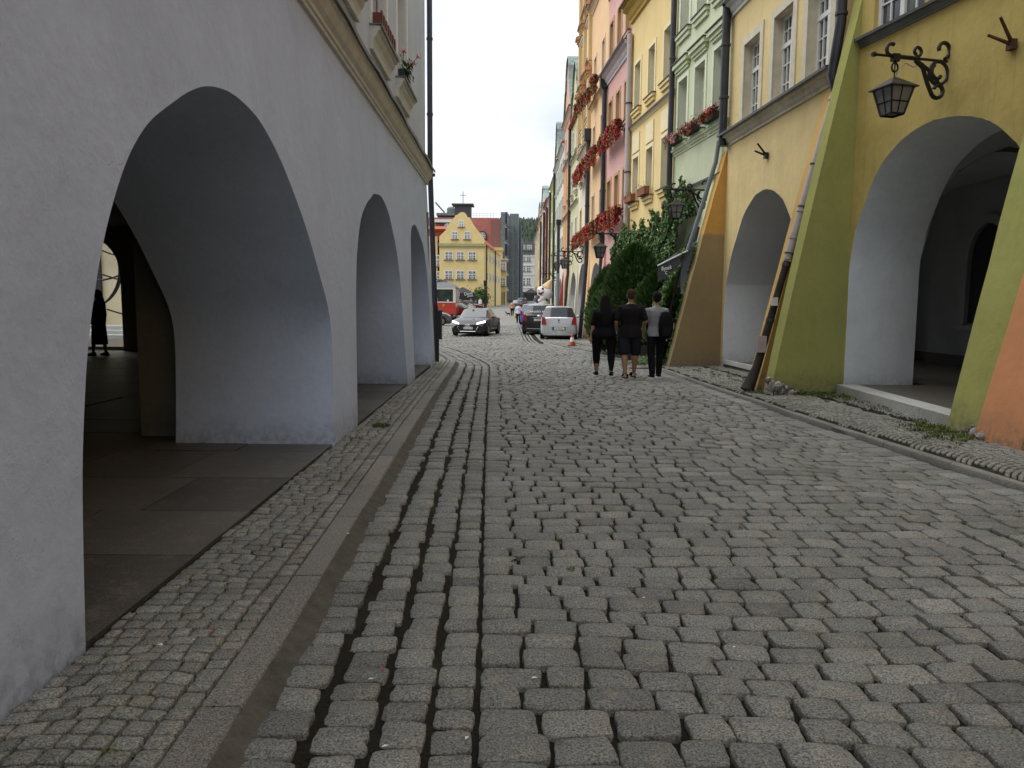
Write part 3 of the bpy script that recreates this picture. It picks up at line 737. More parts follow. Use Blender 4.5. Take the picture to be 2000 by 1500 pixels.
def house(name, label, pf, pn, H, col, opens, arches, z0=None, arch_top=4.4, th=.9, depth=10, wdep=.16, rev=None, floor_z=.2, intd=4.5, roofh=3., roofmat=None, revmi=None):
    rz, Lh = frame_of(pf, pn); zb = gz((pf[1]+pn[1])/2) if z0 is None else z0
    t = thing(name, label, 'house', (pf[0], pf[1], 0), rz)
    w = MB()
    ol = [(0, zb)]
    for A in arches: ol += A
    ol += [(Lh, zb), (Lh, arch_top), (0, arch_top)]
    poly_face(w, ol, lambda a, b: (a, 0, b))
    for A in arches: strip(w, A, lambda a, b: (a, 0, b), lambda a, b: (a, th, b), 1)
    if arches: poly_face(w, ol, lambda a, b: (a, th, b), 1)
    wall_grid(w, Lh, arch_top, H, opens, wdep, 2)
    za = arch_top if arches else zb
    w.quad((0, 0, za), (0, depth, za), (0, depth, H), (0, 0, H)); w.quad((Lh, 0, arch_top if arches else zb), (Lh, depth, arch_top if arches else zb), (Lh, depth, H), (Lh, 0, H))
    w.quad((0, depth, zb), (Lh, depth, zb), (Lh, depth, H), (0, depth, H))
    w.quad((0, .5, H-.02), (Lh, .5, H-.02), (Lh, depth, H-.02), (0, depth, H-.02))
    o = obj('wall', w, [col, rev or M_REV, revmi or col], t, smooth=True, sharp=35)
    if arches:
        fl = MB(); fl.box(0, Lh, .02, intd+th, zb-.05, zb+floor_z); obj('arcade_floor', fl, M_FLOORR, t)
        bw = MB(); bw.quad((-.5, intd+th, zb), (Lh+.5, intd+th, zb), (Lh+.5, intd+th, 4.6), (-.5, intd+th, 4.6))
        for A in arches:      # cross vault over each bay
            nx, ny = 20, 14; vs = []; cx = Lh/2; a = Lh/2; b = intd/2; zs = zb+2.2; hh = min(arch_top-zs-.12, 2.05)
            for j in range(ny+1):
                for i in range(nx+1):
                    x = Lh*i/nx; y = th+intd*j/ny
                    v1 = max(0, 1-abs((x-cx)/a)**4)**.25; v2 = math.sqrt(max(0, 1-((y-th-b)/b)**2)); vs.append((x, y, zs+hh*max(v1, v2)))
            bw.add(vs, [(j*(nx+1)+i, j*(nx+1)+i+1, (j+1)*(nx+1)+i+1, (j+1)*(nx+1)+i) for j in range(ny) for i in range(nx)], 1)
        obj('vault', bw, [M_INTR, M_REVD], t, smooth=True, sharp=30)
    if roofh:
        r = MB(); r.prism([(-.25, H), (depth*.5, H+roofh), (depth+.2, H), (depth+.2, H-.1), (-.25, H-.1)], 0, Lh, 'x'); obj('roof', r, roofmat or M_TILE, t)
    return t, rz, Lh
def to_local(pf, rz):
    def f(lst):
        c_, s_ = cos(rz), sin(rz); out = []
        for px, py in lst:
            p = on_plane(px, py, (*pf, 0), (-s_, c_, 0)); dx, dy = p.x-pf[0], p.y-pf[1]; out.append((dx*c_+dy*s_, p.z))
        return out
    return f
def pipe(name, label, pts, r, mat, cat='downpipe', collars=(), segs=None, base_r=None):
    m = MB(); m.tube(pts, r, 12); o = obj(name, m, mat, smooth=True, sharp=40); tag(o, label, cat)
    for q in collars:
        k = MB(); a, b = Vector(q[0]), Vector(q[1]); k.tube([a, b], (r if isinstance(r, float) else .062)*1.2, 12); obj('collar', k, M_DARKZ if len(q) < 3 else q[2], o, smooth=True, sharp=40)
    return o

# R0: terracotta house at the right edge
C_TERRA = plaster('terracotta_render', (.62, .28, .13), .15, .2, .8)
t, rz, Lh = house('terracotta_house', 'terracotta orange house with a sloping buttress, cut off by the right edge', (6.64, 8.69), (7.2, 1.2), 12, C_TERRA, [(1.6, 6, 1, 1.7), (4, 6, 1, 1.7)], [ell_arch(1.6, 6.0, 2.1, 4.0, .1)], z0=.05)
buttress(t, .0, .72, 1.42, .02, 6.0, C_TERRA); [window(t, x, 6, 1, 1.7, trim=M_CREAM, sill=M_CREAM) for x in (1.6, 4)]
# houses behind the camera close the street
t, rz, Lh = house('ochre_house', 'ochre house behind the viewer on the right side', (7.2, 1.2), (7.5, -14), 13, plaster('ochre2', (.5, .36, .15)), [], [], z0=0)

# R1: olive and ochre house
PF1, PN1 = (5.60, 12.94), (6.52, 8.74)
rz1, L1 = frame_of(PF1, PN1); loc1 = to_local(PF1, rz1)
C_OCHRE = plaster('ochre_render', (.48, .375, .125), .42, .3, .7, (.2, .165, .06), .16)
C_OLIVE = plaster('olive_render', (.36, .36, .115), .25, .25, 1.0, (.16, .17, .06), .08)
C_OLIVED = C_OLIVE
tr = loc1([(1646, 740), (1650, 627), (1657, 522), (1671, 450), (1688, 399), (1709, 345), (1736, 300), (1772, 264), (1802, 245), (1832, 232), (1865, 227), (1895, 227), (1922, 232), (1940, 240), (1970, 265), (1990, 286)])
tr = [(.02 if b < 2.5 else max(.03, a), b) for a, b in tr]; tr[0] = (.02, .03)
A = [tr[0]]+dens(tr[1:]+[(3.42, 3.15), (3.54, 2.7), (3.59, 2.1), (3.60, 1.2)], 4, .003)+[(3.60, .03)]
r1, _, _ = house('olive_ochre_house', 'mustard ochre house with olive green buttresses, a wide white arch and a wrought iron lamp', PF1, PN1, 12.5, C_OCHRE, [(.30, 5.79, 1.1, 1.9), (2.5, 5.79, 1.1, 1.9)], [A], z0=.02, arch_top=4.6, rev=plaster('arch_white_plain', (.74, .77, .79), .12, .2, .7), th=1.35, floor_z=.13, intd=3.3)
for x in (.30, 2.5): window(r1, x, 5.79, 1.1, 1.9, dep=.1, style=1)
cornice(r1, .02, L1, 5.79, M_ZINC, .42, 'sill_ledge')
buttress(r1, -.22, -.0, 1.36, .0, 6.5, C_OLIVE, .03); buttress(r1, 3.61, 4.22, 1.17, .0, 5.05, C_OLIVE, .02)
# step stones in front of the arch
sg = MB()
for a, b in ((13.42, 12.0), (11.99, 10.45), (10.44, 9.55)):
    m = MB(); xa = .955*lerp(5.70, 5.56, (13.42-a)/3.9); xb = .955*lerp(5.70, 5.56, (13.42-b)/3.9); ay, by = a*.955, b*.955
    m.add([(xa, ay, .03), (xa+.34, ay, .03), (xa+.34, ay, .215), (xa, ay, .215), (xb, by, .03), (xb+.34, by, .03), (xb+.34, by, .215), (xb, by, .215)], [(0, 1, 2, 3), (4, 5, 6, 7), (0, 1, 5, 4), (1, 2, 6, 5), (2, 3, 7, 6), (3, 0, 4, 7)])
    o = obj('step_stone', m, granite('step_'+str(a), (.38, .38, .36), (.42, .42, .4), 120., bump=.3) if a == 13.42 else STEPM, r1)
    STEPM = o.data.materials[0]; o.matrix_parent_inverse = Matrix.Identity(4)
    o.matrix_world = Matrix.Identity(4); o.matrix_basis = (Matrix.Translation((PF1[0], PF1[1], 0)) @ Matrix.Rotation(rz1, 4, 'Z')).inverted()
m = MB(); m.add([(5.75, 12.86, .208), (5.55, 8.9, .208), (11, 8.9, .208), (11, 20, .208), (7.0, 20, .208), (7.0, 12.86, .208)], [(0, 1, 2, 3, 4, 5)])
o = obj('arcade_paving', m, M_SLAB, r1); o.matrix_basis = (Matrix.Translation((PF1[0], PF1[1], 0)) @ Matrix.Rotation(rz1, 4, 'Z')).inverted()
# exposed rubble at the foot of the near corner
def rubble(name, label, pts, mat, s=.12):
    m = MB()
    for (x, y, z) in pts:
        m.tone = random.random(); r = [random.uniform(.6, 1.3)*s for _ in range(3)]
        v = [];
        for i, th_ in enumerate((.3, .9, 1.5, 2.2, 2.85)):
            v.append([(x+r[0]*sin(th_)*cos(a)*random.uniform(.75, 1.2), y+r[1]*sin(th_)*sin(a)*random.uniform(.75, 1.2), z+r[2]*cos(th_)) for a in [2*pi*k/7 for k in range(7)]])
        m.ring(v)
    return tag(obj(name, m, mat), label, kind='stuff')
M_RUB = granite('rubble_stone', (.10, .09, .075), (.42, .40, .36), 30., bump=1.)
rubble('rubble', 'exposed rubble stones at the foot of the olive buttress', [(4.25+t*.5, 12.62+.11*t+random.uniform(-.02, .04), .03+random.uniform(0, .30)*(1-t)) for t in [random.random()**1.3 for _ in range(60)]], M_RUB, .07)
rubble('rubble', 'crumbled stones where the olive and terracotta buttresses meet', [(5.33+random.uniform(-.10, .10), 8.62+random.uniform(-.25, .25), .05+random.uniform(0, .1)) for _ in range(16)], M_RUB, .06)
def spikes(par_loc, label, dirs, mat):
    m = MB(); m.box(-.05, .02, -.06, .06, -.06, .06)
    o = obj('wall_anchor', m, mat, None, par_loc); tag(o, label, 'wall anchor')
    for d in dirs: k = MB(); k.tube([(0, 0, 0), d], [.025, .018], 7); obj('prong', k, mat, o)
    return o
M_RUST = plain('rusty_iron', (.11, .05, .025), .8, .3, var=.4)

# R2: pale yellow house
PF2, PN2 = (5.15, 18.98), (5.50, 13.6)
rz2, L2 = frame_of(PF2, PN2); loc2 = to_local(PF2, rz2)
C_YEL = plaster('straw_render', (.74, .585, .29), .32, .3, .7, (.36, .28, .14), .1)
C_AMB = plaster('amber_render', (.62, .39, .13), .22, .3, 1., (.28, .18, .06), .08)
C_AMBD = plaster('amber_over_brown_render', (.58, .33, .09), .15, .3, 1., (.28, .18, .06), .08, (3.22, (.33, .24, .12)))
tr = loc2([(1411, 703), (1413, 620), (1418, 556), (1428, 501), (1437, 470), (1452, 421), (1472, 386), (1482, 376), (1494, 370), (1504, 370), (1515, 375), (1524, 384), (1529, 390)])
tr[0] = (tr[0][0], .0); A = [tr[0]]+dens(tr[1:]+[(3.75, 3.25), (4.1, 2.75), (4.35, 2.2), (4.45, 1.2)], 4, .003)+[(4.45, .0)]
M_CR2 = plain('cream_casing', (.62, .56, .42), .85, var=.1)
W2 = [(x, 5.62, .92, 1.72) for x in (.95, 2.62, 4.2)]
W2u = [(x, 8.9, .92, 1.7) for x in (.95, 2.62, 4.2)]
r2, _, _ = house('straw_yellow_house', 'straw yellow house between amber buttresses with one arch under a weathered cornice', PF2, PN2, 11.6, C_YEL, W2+W2u, [A], z0=-.02, arch_top=4.9, th=1.3, floor_z=.14, intd=3.6, wdep=.2, revmi=M_CR2)
for x, z, w, h in W2+W2u: window(r2, x, z, w, h, dep=.2, style=1, trim=M_CR2, trw=.18)
M_STONEC = plaster('weathered_stone_band', (.56, .52, .42), .7, .4, 0, (.10, .09, .08), .2)
cornice(r2, -.05, L2+.12, 5.55, M_STONEC, .85); cornice(r2, -.05, L2+.1, 8.55, M_CREAM, 1.)
buttress(r2, -.35, -.0, 1.28, -.02, 5.25, C_AMBD, .03); buttress(r2, L2-.28, L2+.20, 1.26, .0, 5.35, C_AMB, .02)
m = MB(); m.prism([(-1.15, .02), (-.6, .02), (-.6, .3), (-1.12, .3)], L2-.38, L2, 'x')
k = MB(); k.box(.3, L2-.4, -.06, .02, .1, .2); obj('step_stone', k, STEPM, r2)
# back-wall openings seen through the wide arch
bk = MB(); ybk = 4.9-.02
ar = [(a, b) for a, b in ell_arch(2.1, 3.3, 2.5, 3.3, 1.15, 12)]
poly_face(bk, ar, lambda a, b: (a, ybk, b)); obj('back_window', bk, M_BLACK, r2)
bk = MB(); bk.prism([(a, b) for a, b in ell_arch(1.92, 3.48, 2.5, 3.5, 1.0, 12)]+[(b_[0], b_[1]) for b_ in reversed(ar)], ybk-.1, ybk, 'y'); bk.box(1.8, 3.6, ybk-.2, ybk, 1.0, 1.1, None); obj('back_window_surround', bk, M_INTR, r2)
bk = MB(); bk.box(-.9, -.1, ybk-.05, ybk, .2, 2.3); obj('back_door', bk, M_BLACK, r2)
bk = MB(); bk.box(-2, L2+1, ybk-.03, ybk+.01, .19, .42); obj('skirting', bk, plain('dark_skirting', (.06, .06, .06), .7), r2)
# ------------------------------------------------------------ the row of coloured houses running away on the right
RB = [(18.98, 5.15), (23.2, 4.72), (28.4, 4.20), (33, 3.88), (38.0, 3.71), (43.6, 3.64), (48.6, 3.57), (54.6, 3.53), (60, 3.51), (65, 3.5), (72, 3.5), (79, 3.53), (87, 3.54), (97, 3.56), (109, 3.56), (128, 3.6)]
def stucco(n, c, g=.22): return plaster(n, c, g, .2, .5, None, .07)
def gable(par, Lw, H, hh, mat, cap, style=0, y0=-.02, d=.45):
    if style == 0:
        half = [(0, 0), (0, .10), (.06, .16), (.10, .34), (.17, .48), (.26, .54), (.26, .60), (.30, .76), (.38, .90), (.5, 1)]
    else:
        half = [(0, 0), (.04, .12), (.14, .34), (.2, .5), (.26, .52), (.30, .72), (.30, .78), (.36, .93), (.43, .99), (.5, 1.0)]
    pts = [(a*Lw, H+b*hh) for a, b in half]+[((1-a)*Lw, H+b*hh) for a, b in reversed(half[:-1])]
    m = MB(); poly_face(m, pts, lambda a, b: (a, y0, b)); poly_face(m, pts, lambda a, b: (a, y0+d, b)); strip(m, pts, lambda a, b: (a, y0, b), lambda a, b: (a, y0+d, b))
    g = obj('gable', m, mat, par)
    m = MB(); ce = (Lw/2, H+hh*.4)
    o2 = [(ce[0]+(a-ce[0])*1.02, ce[1]+(b-ce[1])*1.02+.05) for a, b in pts]
    strip(m, o2, lambda a, b: (a, y0-.12, b), lambda a, b: (a, y0+d+.12, b)); strip(m, o2, lambda a, b: (a, y0-.12, b), lambda a, b: (a, y0-.12, b-.10))
    obj('gable_cap', m, cap, g); return g
M_COPPER = plain('green_copper', (.22, .29, .27), .6, .1, var=.3)
def facade_house(i, name, label, col, H, rows, cols, win, trim, hoods=(), cornices=(), arch=.58, gab=None, roofh=3.2, extra=None, archz=(2.0, 3.65), sw=0, rev=None, wdep=.18, sills=True):
    pf, pn = (RB[i+1][1], RB[i+1][0]), (RB[i][1], RB[i][0]); Lh = math.hypot(pf[0]-pn[0], pf[1]-pn[1]); zb = gz((pf[1]+pn[1])/2)-.1
    w, h = win; ops = []
    for z in rows:
        for c in range(cols): ops.append((Lh*(c+.5)/cols-w/2, z, w, h))
    ar = [ell_arch(Lh*(.5-arch/2), Lh*(.5+arch/2), archz[0]+zb, archz[1]+zb, zb)] if arch else []
    t, rz, L_ = house(name, label, pf, pn, H, col, ops, ar, z0=zb, arch_top=4.3+zb if arch else 0.3+zb, th=.8, wdep=wdep, roofh=roofh, rev=rev, revmi=trim, intd=3.5)
    for k, (x, z, a, b) in enumerate(ops):
        r = rows.index(z); window(t, x, z, a, b, dep=wdep, style=1 if pf[1] < 45 else 0, trim=trim, trw=.12, sill=(col if sills else None), hood=(col if r in hoods else None), sflash=pf[1] < 60)
    for z in cornices: cornice(t, .0, L_, z, trim if z > H-1 else col, .9 if z > H-1 else .55)
    if gab: gable(t, L_, H, gab[0], col, gab[1], gab[2])
    if extra: extra(t, L_, zb)
    return t, L_
def buts(p0, p1, mat, p=.4, z1=4.0, wd=.45):
    def f(t, Lw, zb):
        if p0: buttress(t, 0, wd, p, zb, z1, mat)
        if p1: buttress(t, Lw-wd, Lw, p, zb, z1, mat)
    return f
cG = stucco('sage_green', (.58, .62, .42)); cGt = stucco('sage_trim', (.66, .69, .52), .1)
def exR3(t, Lw, zb):
    buttress(t, Lw-.85, Lw-.37, 1.1, 0, 4.9, cG)
    buttress(t, 0, .4, 1.0, zb, 4.8, cG)
    cornice(t, .3, Lw-.1, 4.72, cGt, .45, 'belt_course')
    m = MB()
    for k in range(3): x = Lw*(k+.5)/3; m = MB(); m.prism([(a*.55, 5.98+b*.6) for a, b in CORN], x-.68, x+.68, 'x'); obj('sill_ledge', m, cGt, t)
r3, L3 = facade_house(0, 'sage_green_house', 'sage green house behind the ivy with window boxes and three hooded windows', cG, 12.9, [6.1, 9.15], 3, (.78, 1.75), cGt, hoods=(0,), extra=exR3, archz=(2.3, 3.8), arch=.55, wdep=.24)
cY = stucco('butter_yellow', (.76, .58, .27)); cYt = stucco('butter_trim', (.76, .66, .42), .1)
def exR4(t, Lw, zb):
    for k in range(3): x = Lw*(k+.5)/3; m = MB(); m.box(x-.45, x+.45, -.04, .01, 6.78, 7.42); obj('panel', m, cYt, t)
    cornice(t, 0, Lw, 7.75, cYt, .45, 'belt_course')
r4, L4 = facade_house(1, 'butter_yellow_house', 'butter yellow house with three windows per floor and a heavy ochre eaves cornice', cY, 11.9, [5.05, 8.25], 3, (.74, 1.55), cYt, cornices=(), extra=exR4, wdep=.24)
cornice(r4, -.1, L4+.1, 11.9, stucco('ochre_eaves', (.50, .33, .09)), 1.7)
m = MB(); m.box(.9, 2.5, -.1, 2.2, 12.2, 14.3); dm = obj('dormer', m, cYt, r4); m = MB(); m.box(1.2, 2.2, -.14, -.05, 12.4, 13.8); obj('pane', m, M_GLASS, dm)
cP = stucco('rose_pink', (.68, .40, .36)); cPt = stucco('ochre_trim', (.52, .34, .16), .1)
def exR5(t, Lw, zb):
    buttress(t, 0, .4, .45, zb, 4.2, cP); cornice(t, 0, Lw, 10.85, stucco('lilac_white', (.60, .55, .56), .15), 1.3)
r5, L5 = facade_house(2, 'rose_pink_house', 'rose pink house with ochre window reveals and white string cornices', cP, 14.2, [5.05, 8.2, 11.3], 3, (.70, 1.45), cPt, cornices=(14.1,), extra=exR5, wdep=.22)
cE = stucco('apricot', (.78, .52, .29)); cEt = stucco('apricot_trim', (.70, .52, .36), .1)
r6, L6 = facade_house(3, 'apricot_house', 'apricot house between two dark downpipes with red geranium rows', cE, 15.4, [5.05, 8.2, 11.3], 2, (.75, 1.45), cEt, cornices=(10.75, 15.3), extra=buts(1, 0, cE, .24, 4.0, .4), wdep=.2, arch=.74, roofh=4)
cC = stucco('pale_cream', (.72, .64, .50)); cCt = stucco('cream_trim', (.68, .62, .5), .1)
def exR7(t, Lw, zb):
    buttress(t, 0, .4, .25, zb, 4.2, cC)
    om = stucco('gold_ochre', (.66, .46, .22))
    for k, x in enumerate((.15, Lw*.5-.18, Lw-.5)):
        m = MB(); m.box(x, x+.36, -.16, .01, 9.6, 18.6); obj('pilaster', m, om, t)
        for z in (12.6, 15.6, 18.3):
            m = MB(); m.box(x-.1, x+.46, -.34, -.02, z, z+.14); m.box(x-.04, x+.4, -.26, -.02, z-.14, z); m.box(x-.01, x+.38, -.2, -.02, z-.26, z-.14); m.box(x-.04, x+.4, -.26, -.02, z+.14, z+.2); obj('capital', m, stucco('terracotta_capital', (.55, .30, .16)), t)
    for z in (13.0, 16.2): cornice(t, 0, Lw, z, om, .8)
r7, L7 = facade_house(4, 'golden_gabled_house', 'tall golden house with stacked pilasters and terracotta capitals rising out of the picture', cC, 19.2, [5.0, 7.9, 10.6, 13.4, 16.3], 2, (.7, 1.45), stucco('gold_ochre', (.66, .46, .22)), hoods=(1, 3), arch=.84, archz=(2.0, 3.9), cornices=(9.4, 18.9), extra=exR7, roofh=3)
cO = stucco('pale_lime', (.58, .56, .34)); cOt = stucco('ivory_trim', (.66, .66, .55), .1)
r8, L8 = facade_house(5, 'pale_lime_house', 'pale lime house with ivory strips and a copper edged curved gable', cO, 12.2, [5.0, 7.9, 10.2], 2, (.75, 1.4), cOt, cornices=(7.3, 10.0), gab=(3.2, M_COPPER, 0), arch=.8, extra=buts(1, 0, cO, .15))
cS = stucco('salmon', (.66, .40, .28)); cSo = stucco('burnt_orange', (.60, .30, .10))
def exR9(t, Lw, zb):
    m = MB(); m.box(.0, Lw*.42, -.035, .01, 4.4, 10.4); obj('pilaster', m, cSo, t)
    buttress(t, 0, .6, .5, zb, 3.7, stucco('brick_red', (.33, .075, .05)))
r9, L9 = facade_house(6, 'salmon_gabled_house', 'salmon house with burnt orange panel, tiled roof and a tall curved gable', cS, 13.6, [5.0, 8.0, 11.0], 2, (.8, 1.4), stucco('salmon_trim', (.70, .52, .42), .1), cornices=(7.2, 10.6, 13.5), gab=(3.6, M_COPPER, 1), extra=exR9, roofh=4.2)
cW = stucco('off_white', (.60, .60, .54))
facade_house(7, 'white_house', 'off white house with dark balcony railings', cW, 12.6, [4.8, 7.6, 10.2], 3, (.9, 1.4), cW, cornices=(12.5, 7.2))
facade_house(8, 'pale_green_gabled_house', 'pale green house with a small curved gable and red tiled roof', stucco('pale_green', (.52, .56, .46)), 12.4, [4.8, 7.6, 10.2], 2, (.9, 1.4), cW, cornices=(12.3,), gab=(3.2, M_COPPER, 1), roofh=3.6)
far = [('lime_yellow_house', 'narrow lime yellow house with ornate gold cornice far down the row', (.56, .53, .22), 11.9), ('ochre_yellow_house', 'ochre yellow house far down the row past the lime one', (.62, .45, .18), 11.3),
       ('brick_red_house', 'brick red house far down the row', (.42, .12, .09), 12.0), ('cream_far_house', 'cream house with dark dormers near the far end of the row', (.6, .55, .42), 12.6), ('peach_far_house', 'peach house near the far end of the row', (.6, .4, .25), 12.2), ('grey_yellow_far_house', 'last dull yellow house at the far end of the row', (.42, .36, .2), 11.5)]
for k, (n_, lb, c_, H_) in enumerate(far):
    st = stucco(n_, c_)
    facade_house(9+k, n_, lb, st, H_, [4.6, 7.3, 9.6], 2 if k < 3 else 3, (1.0, 1.35), cW if k % 2 else st, cornices=(H_-.1,), gab=((2.4, M_COPPER, k % 2) if k in (3, 4) else None), roofh=2.8, sills=False)

# downpipes between the houses
def wallpt(Y, off=.12):
    xs = [b[0] for b in RB]; return interp(Y, xs, [b[1] for b in RB])-off
dp = [(23.2, M_PIPE, 'dark downpipe between the sage green and the butter yellow house', 3.9, 14, .085), (28.3, M_PIPEW, 'pale downpipe between the butter yellow and the pink house', 3.0, 11.0, .10), (33.0, M_PIPE, 'dark downpipe between the pink and the apricot house', 2.6, 10.9, .10),
      (38.05, M_PIPE, 'dark downpipe at the far edge of the apricot house', 3.0, 9.8, .10), (48.6, M_PIPE, 'thin dark downpipe beside the pale lime house', 1.8, 12.4, .09), (65, M_PIPE, 'dark downpipe beside the pale green gabled house', .8, 12.2, .10), (72, M_PIPE, 'dark downpipe past the lime yellow house', .6, 11.6, .10),
      (79, M_PIPE, 'dark downpipe beside the brick red house', .6, 11.5, .11), (87, M_PIPE, 'dark downpipe past the brick red house', .6, 11.5, .12), (97, M_PIPE, 'dark downpipe far down the row', .6, 11.5, .12)]
for Y, mt, lb, za, zb_, r in dp:
    x = wallpt(Y); o = pipe('downpipe', lb, [(x-(.25 if Y < 50 else 0) if Y > 25 else x, Y, gz(Y) if Y > 25 else za), (x, Y, 3.4 if Y > 25 else za+.2), (x, Y, zb_)], r, mt, collars=[((x, Y, z), (x, Y, z+.05)) for z in (6.2, 8.6)])
    if 30 < Y < 40: m = MB(); m.box(x-.2, x+.12, Y-.18, Y+.18, zb_-.5, zb_+.05); obj('hopper', m, M_PIPE, o)
# pipe at R2/R3 joint: dark above, blue grey slanted run below the cornice
Y = 18.92
pipe('downpipe', 'dark wide downpipe between the sage green and the straw yellow house', [(5.0, Y, 5.3), (5.0, Y, 13)], .10, M_PIPE, collars=[((5.0, Y, z), (5.0, Y, z+.05)) for z in (6.4, 7.6, 9)])
pipe('downpipe', 'blue grey slanted downpipe running down the sage green buttress into the ivy', [(5.02, Y+.4, 5.5), (4.96, Y+.4, 5.0), (4.45, Y+.4, 3.2), (4.3, Y+.42, 2.7)], .055, plain('bluegrey_pipe', (.16, .20, .22), .5))
# pipe between the amber and olive buttress
def bx(z): return 5.40-1.25*(5.2-z)/5.1
o = pipe('downpipe', 'dark upper downpipe between the straw yellow and the ochre house', [(5.40, 13.27, 12.4), (5.40, 13.27, 6.2), (5.30, 13.27, 5.35), (bx(5.1), 13.27, 5.1)], .085, M_PIPE, collars=[((5.4, 13.27, 7.6), (5.4, 13.27, 7.65)), ((5.4, 13.27, 6.3), (5.4, 13.27, 6.35))])
zz = [5.15, 4.3, 3.4, 2.3]
o = pipe('downpipe', 'pinkish white slanted downpipe on the amber buttress', [(bx(z), 13.27, z) for z in zz], .07, M_PIPEW, collars=[((bx(z), 13.27, z), (bx(z-.05), 13.27, z-.05), M_PIPEW) for z in (5.12, 4.98, 3.15, 2.75, 2.7)]+[((bx(z), 13.27, z), (bx(z-.02), 13.27, z-.02)) for z in (3.9, 3.2, 2.42)])
o = pipe('downpipe', 'black rusty foot of the downpipe with torn stickers and a flared shoe', [(bx(z), 13.27, z) for z in (2.28, 1.4, .45)]+[(4.06, 13.2, .06)], [.06, .065, .075, .12], plain('rusted_black_pipe', (.03, .022, .018), .7, .2, var=.5), collars=[((bx(z), 13.27, z), (bx(z-.06), 13.27, z-.06)) for z in (2.25, 1.3, .95, .5)])
m = MB(); m.box(bx(.85)-.14, bx(.85)+.02, 13.15, 13.22, .72, 1.0); obj('sticker', m, plain('faded_sticker', (.40, .33, .33), .6), o)
m = MB(); m.box(bx(1.6)-.10, bx(1.6)+.0, 13.15, 13.20, 1.52, 1.66); obj('sticker', m, plain('torn_paper', (.6, .6, .58), .7), o)
# left corner pipe
o = pipe('downpipe', 'tall dark downpipe on the corner of the grey arcade house', [(-1.975, 18.62, 13), (-1.975, 18.62, 4.6), (-1.96, 18.6, 4.2), (-1.89, 18.6, 2.0), (-1.875, 18.6, 1.45)], .064, plain('slate_pipe', (.055, .062, .085), .4, .3, var=.2), collars=[((-1.975, 18.62, z), (-1.975, 18.62, z+.05)) for z in (5.9, 7.6, 9.6)]+[((-1.93, 18.62, 4.5), (-1.93, 18.62, 4.56))])
m = MB(); m.tube([(-1.86, 18.62, 1.45), (-1.85, 18.6, .1)], .06, 10); obj('pipe_foot', m, M_BLACK, o)
bn = MB(); bn.box(-1.95, -1.76, 19.0, 19.3, .62, 1.32); b = tag(obj('litter_bin', bn, M_BLACK), 'black litter bin on a post at the corner of the grey arcade', 'litter bin')
m = MB(); m.tube([(-1.86, 19.15, .05), (-1.86, 19.15, 1.3)], .035, 8); obj('post', m, M_BLACK, b); m = MB(); m.box(-1.97, -1.74, 18.97, 19.33, 1.32, 1.36); obj('lid', m, M_ZINC, b)

# ------------------------------------------------------------ far buildings
ty = 132.; GZ = gz(130)
def X_(px, Y): return atY(px, 590, Y).x
def Z_(py, Y, px=920): return ZatY(px, py, Y)
yh = thing('yellow_gabled_house', 'yellow corner house with a curved gable and white crossed windows facing the square', 'house')
cYH = stucco('lemon_cream', (.76, .60, .28), .1); xa, xb = X_(858.5, ty), X_(946, ty); ze = Z_(478, ty); H0 = gz(ty)-.3
gp = [(858, 478), (858, 462), (870, 450), (880, 432), (888, 424), (889, 421), (894, 419), (897, 416), (902, 414), (907, 415), (911, 419), (913, 424), (918, 425), (924, 437), (932, 449), (942, 460), (946, 467), (946, 480)]
gpw = [(atY(a, b, ty).x, atY(a, b, ty).z) for a, b in gp]
w = MB(); front = [(xa, H0), (xb, H0)]+[(a, b) for a, b in reversed(gpw)]
ops = []
for cx in (876.5, 899, 922):
    ops += [(X_(cx-6, ty), Z_(507, ty), 12*ty/1500, Z_(493, ty)-Z_(507, ty)), (X_(cx-6, ty), Z_(545, ty), 12*ty/1500, Z_(530, ty)-Z_(545, ty))]
ops += [(X_(883, ty)+.1, Z_(467, ty), 8.6*ty/1500, 13*ty/1500), (X_(907, ty)+.1, Z_(467, ty), 8.6*ty/1500, 13*ty/1500), (X_(896, ty)+.15, Z_(443, ty), 6.6*ty/1500, 10*ty/1500)]
poly_face(w, front, lambda a, b: (a, ty, b)); poly_face(w, front, lambda a, b: (a, ty+.5, b)); strip(w, gpw, lambda a, b: (a, ty, b), lambda a, b: (a, ty+.5, b))
xs2, ys2 = X_(978, 162), 162.
w.quad((xb, ty, H0), (xs2, ys2, H0), (xs2, ys2, ze), (xb, ty, ze)); w.quad((xa, ty, H0), (xa-2, ys2, H0), (xa-2, ys2, ze), (xa, ty, ze))
obj('wall', w, cYH, yh)
def flatwin(par, x, z, w, h, Y, axis=None, arm=.14, sill=True, mat=M_WHITE):
    """window on a far wall: frame proud of the wall face with panes behind a cross"""
    m = MB(); t = .16; y0 = Y-.06
    m.box(x-t, x, y0, Y+.02, z-.02, z+h+t); m.box(x+w, x+w+t, y0, Y+.02, z-.02, z+h+t); m.box(x, x+w, y0, Y+.02, z+h, z+h+t); m.box(x+w/2-arm/2, x+w/2+arm/2, y0-.01, Y, z, z+h); m.box(x, x+w, y0-.015, Y, z+h*.62-arm/2, z+h*.62+arm/2)
    for f in (.25, .75): m.box(x+w*f-.03, x+w*f+.03, y0+.01, Y, z, z+h)
    m.box(x, x+w, y0+.012, Y, z+h*.3-.03, z+h*.3+.03)
    o = obj('window', m, mat, par); g = MB(); g.box(x, x+w, Y-.03, Y-.008, z, z+h); obj('pane', g, M_GLASS, o)
    if sill: s = MB(); s.box(x-.3, x+w+.3, Y-.25, Y, z-.2, z-.03); obj('sill', s, plain('brown_sill', (.2, .15, .09), .8), o)
    return o
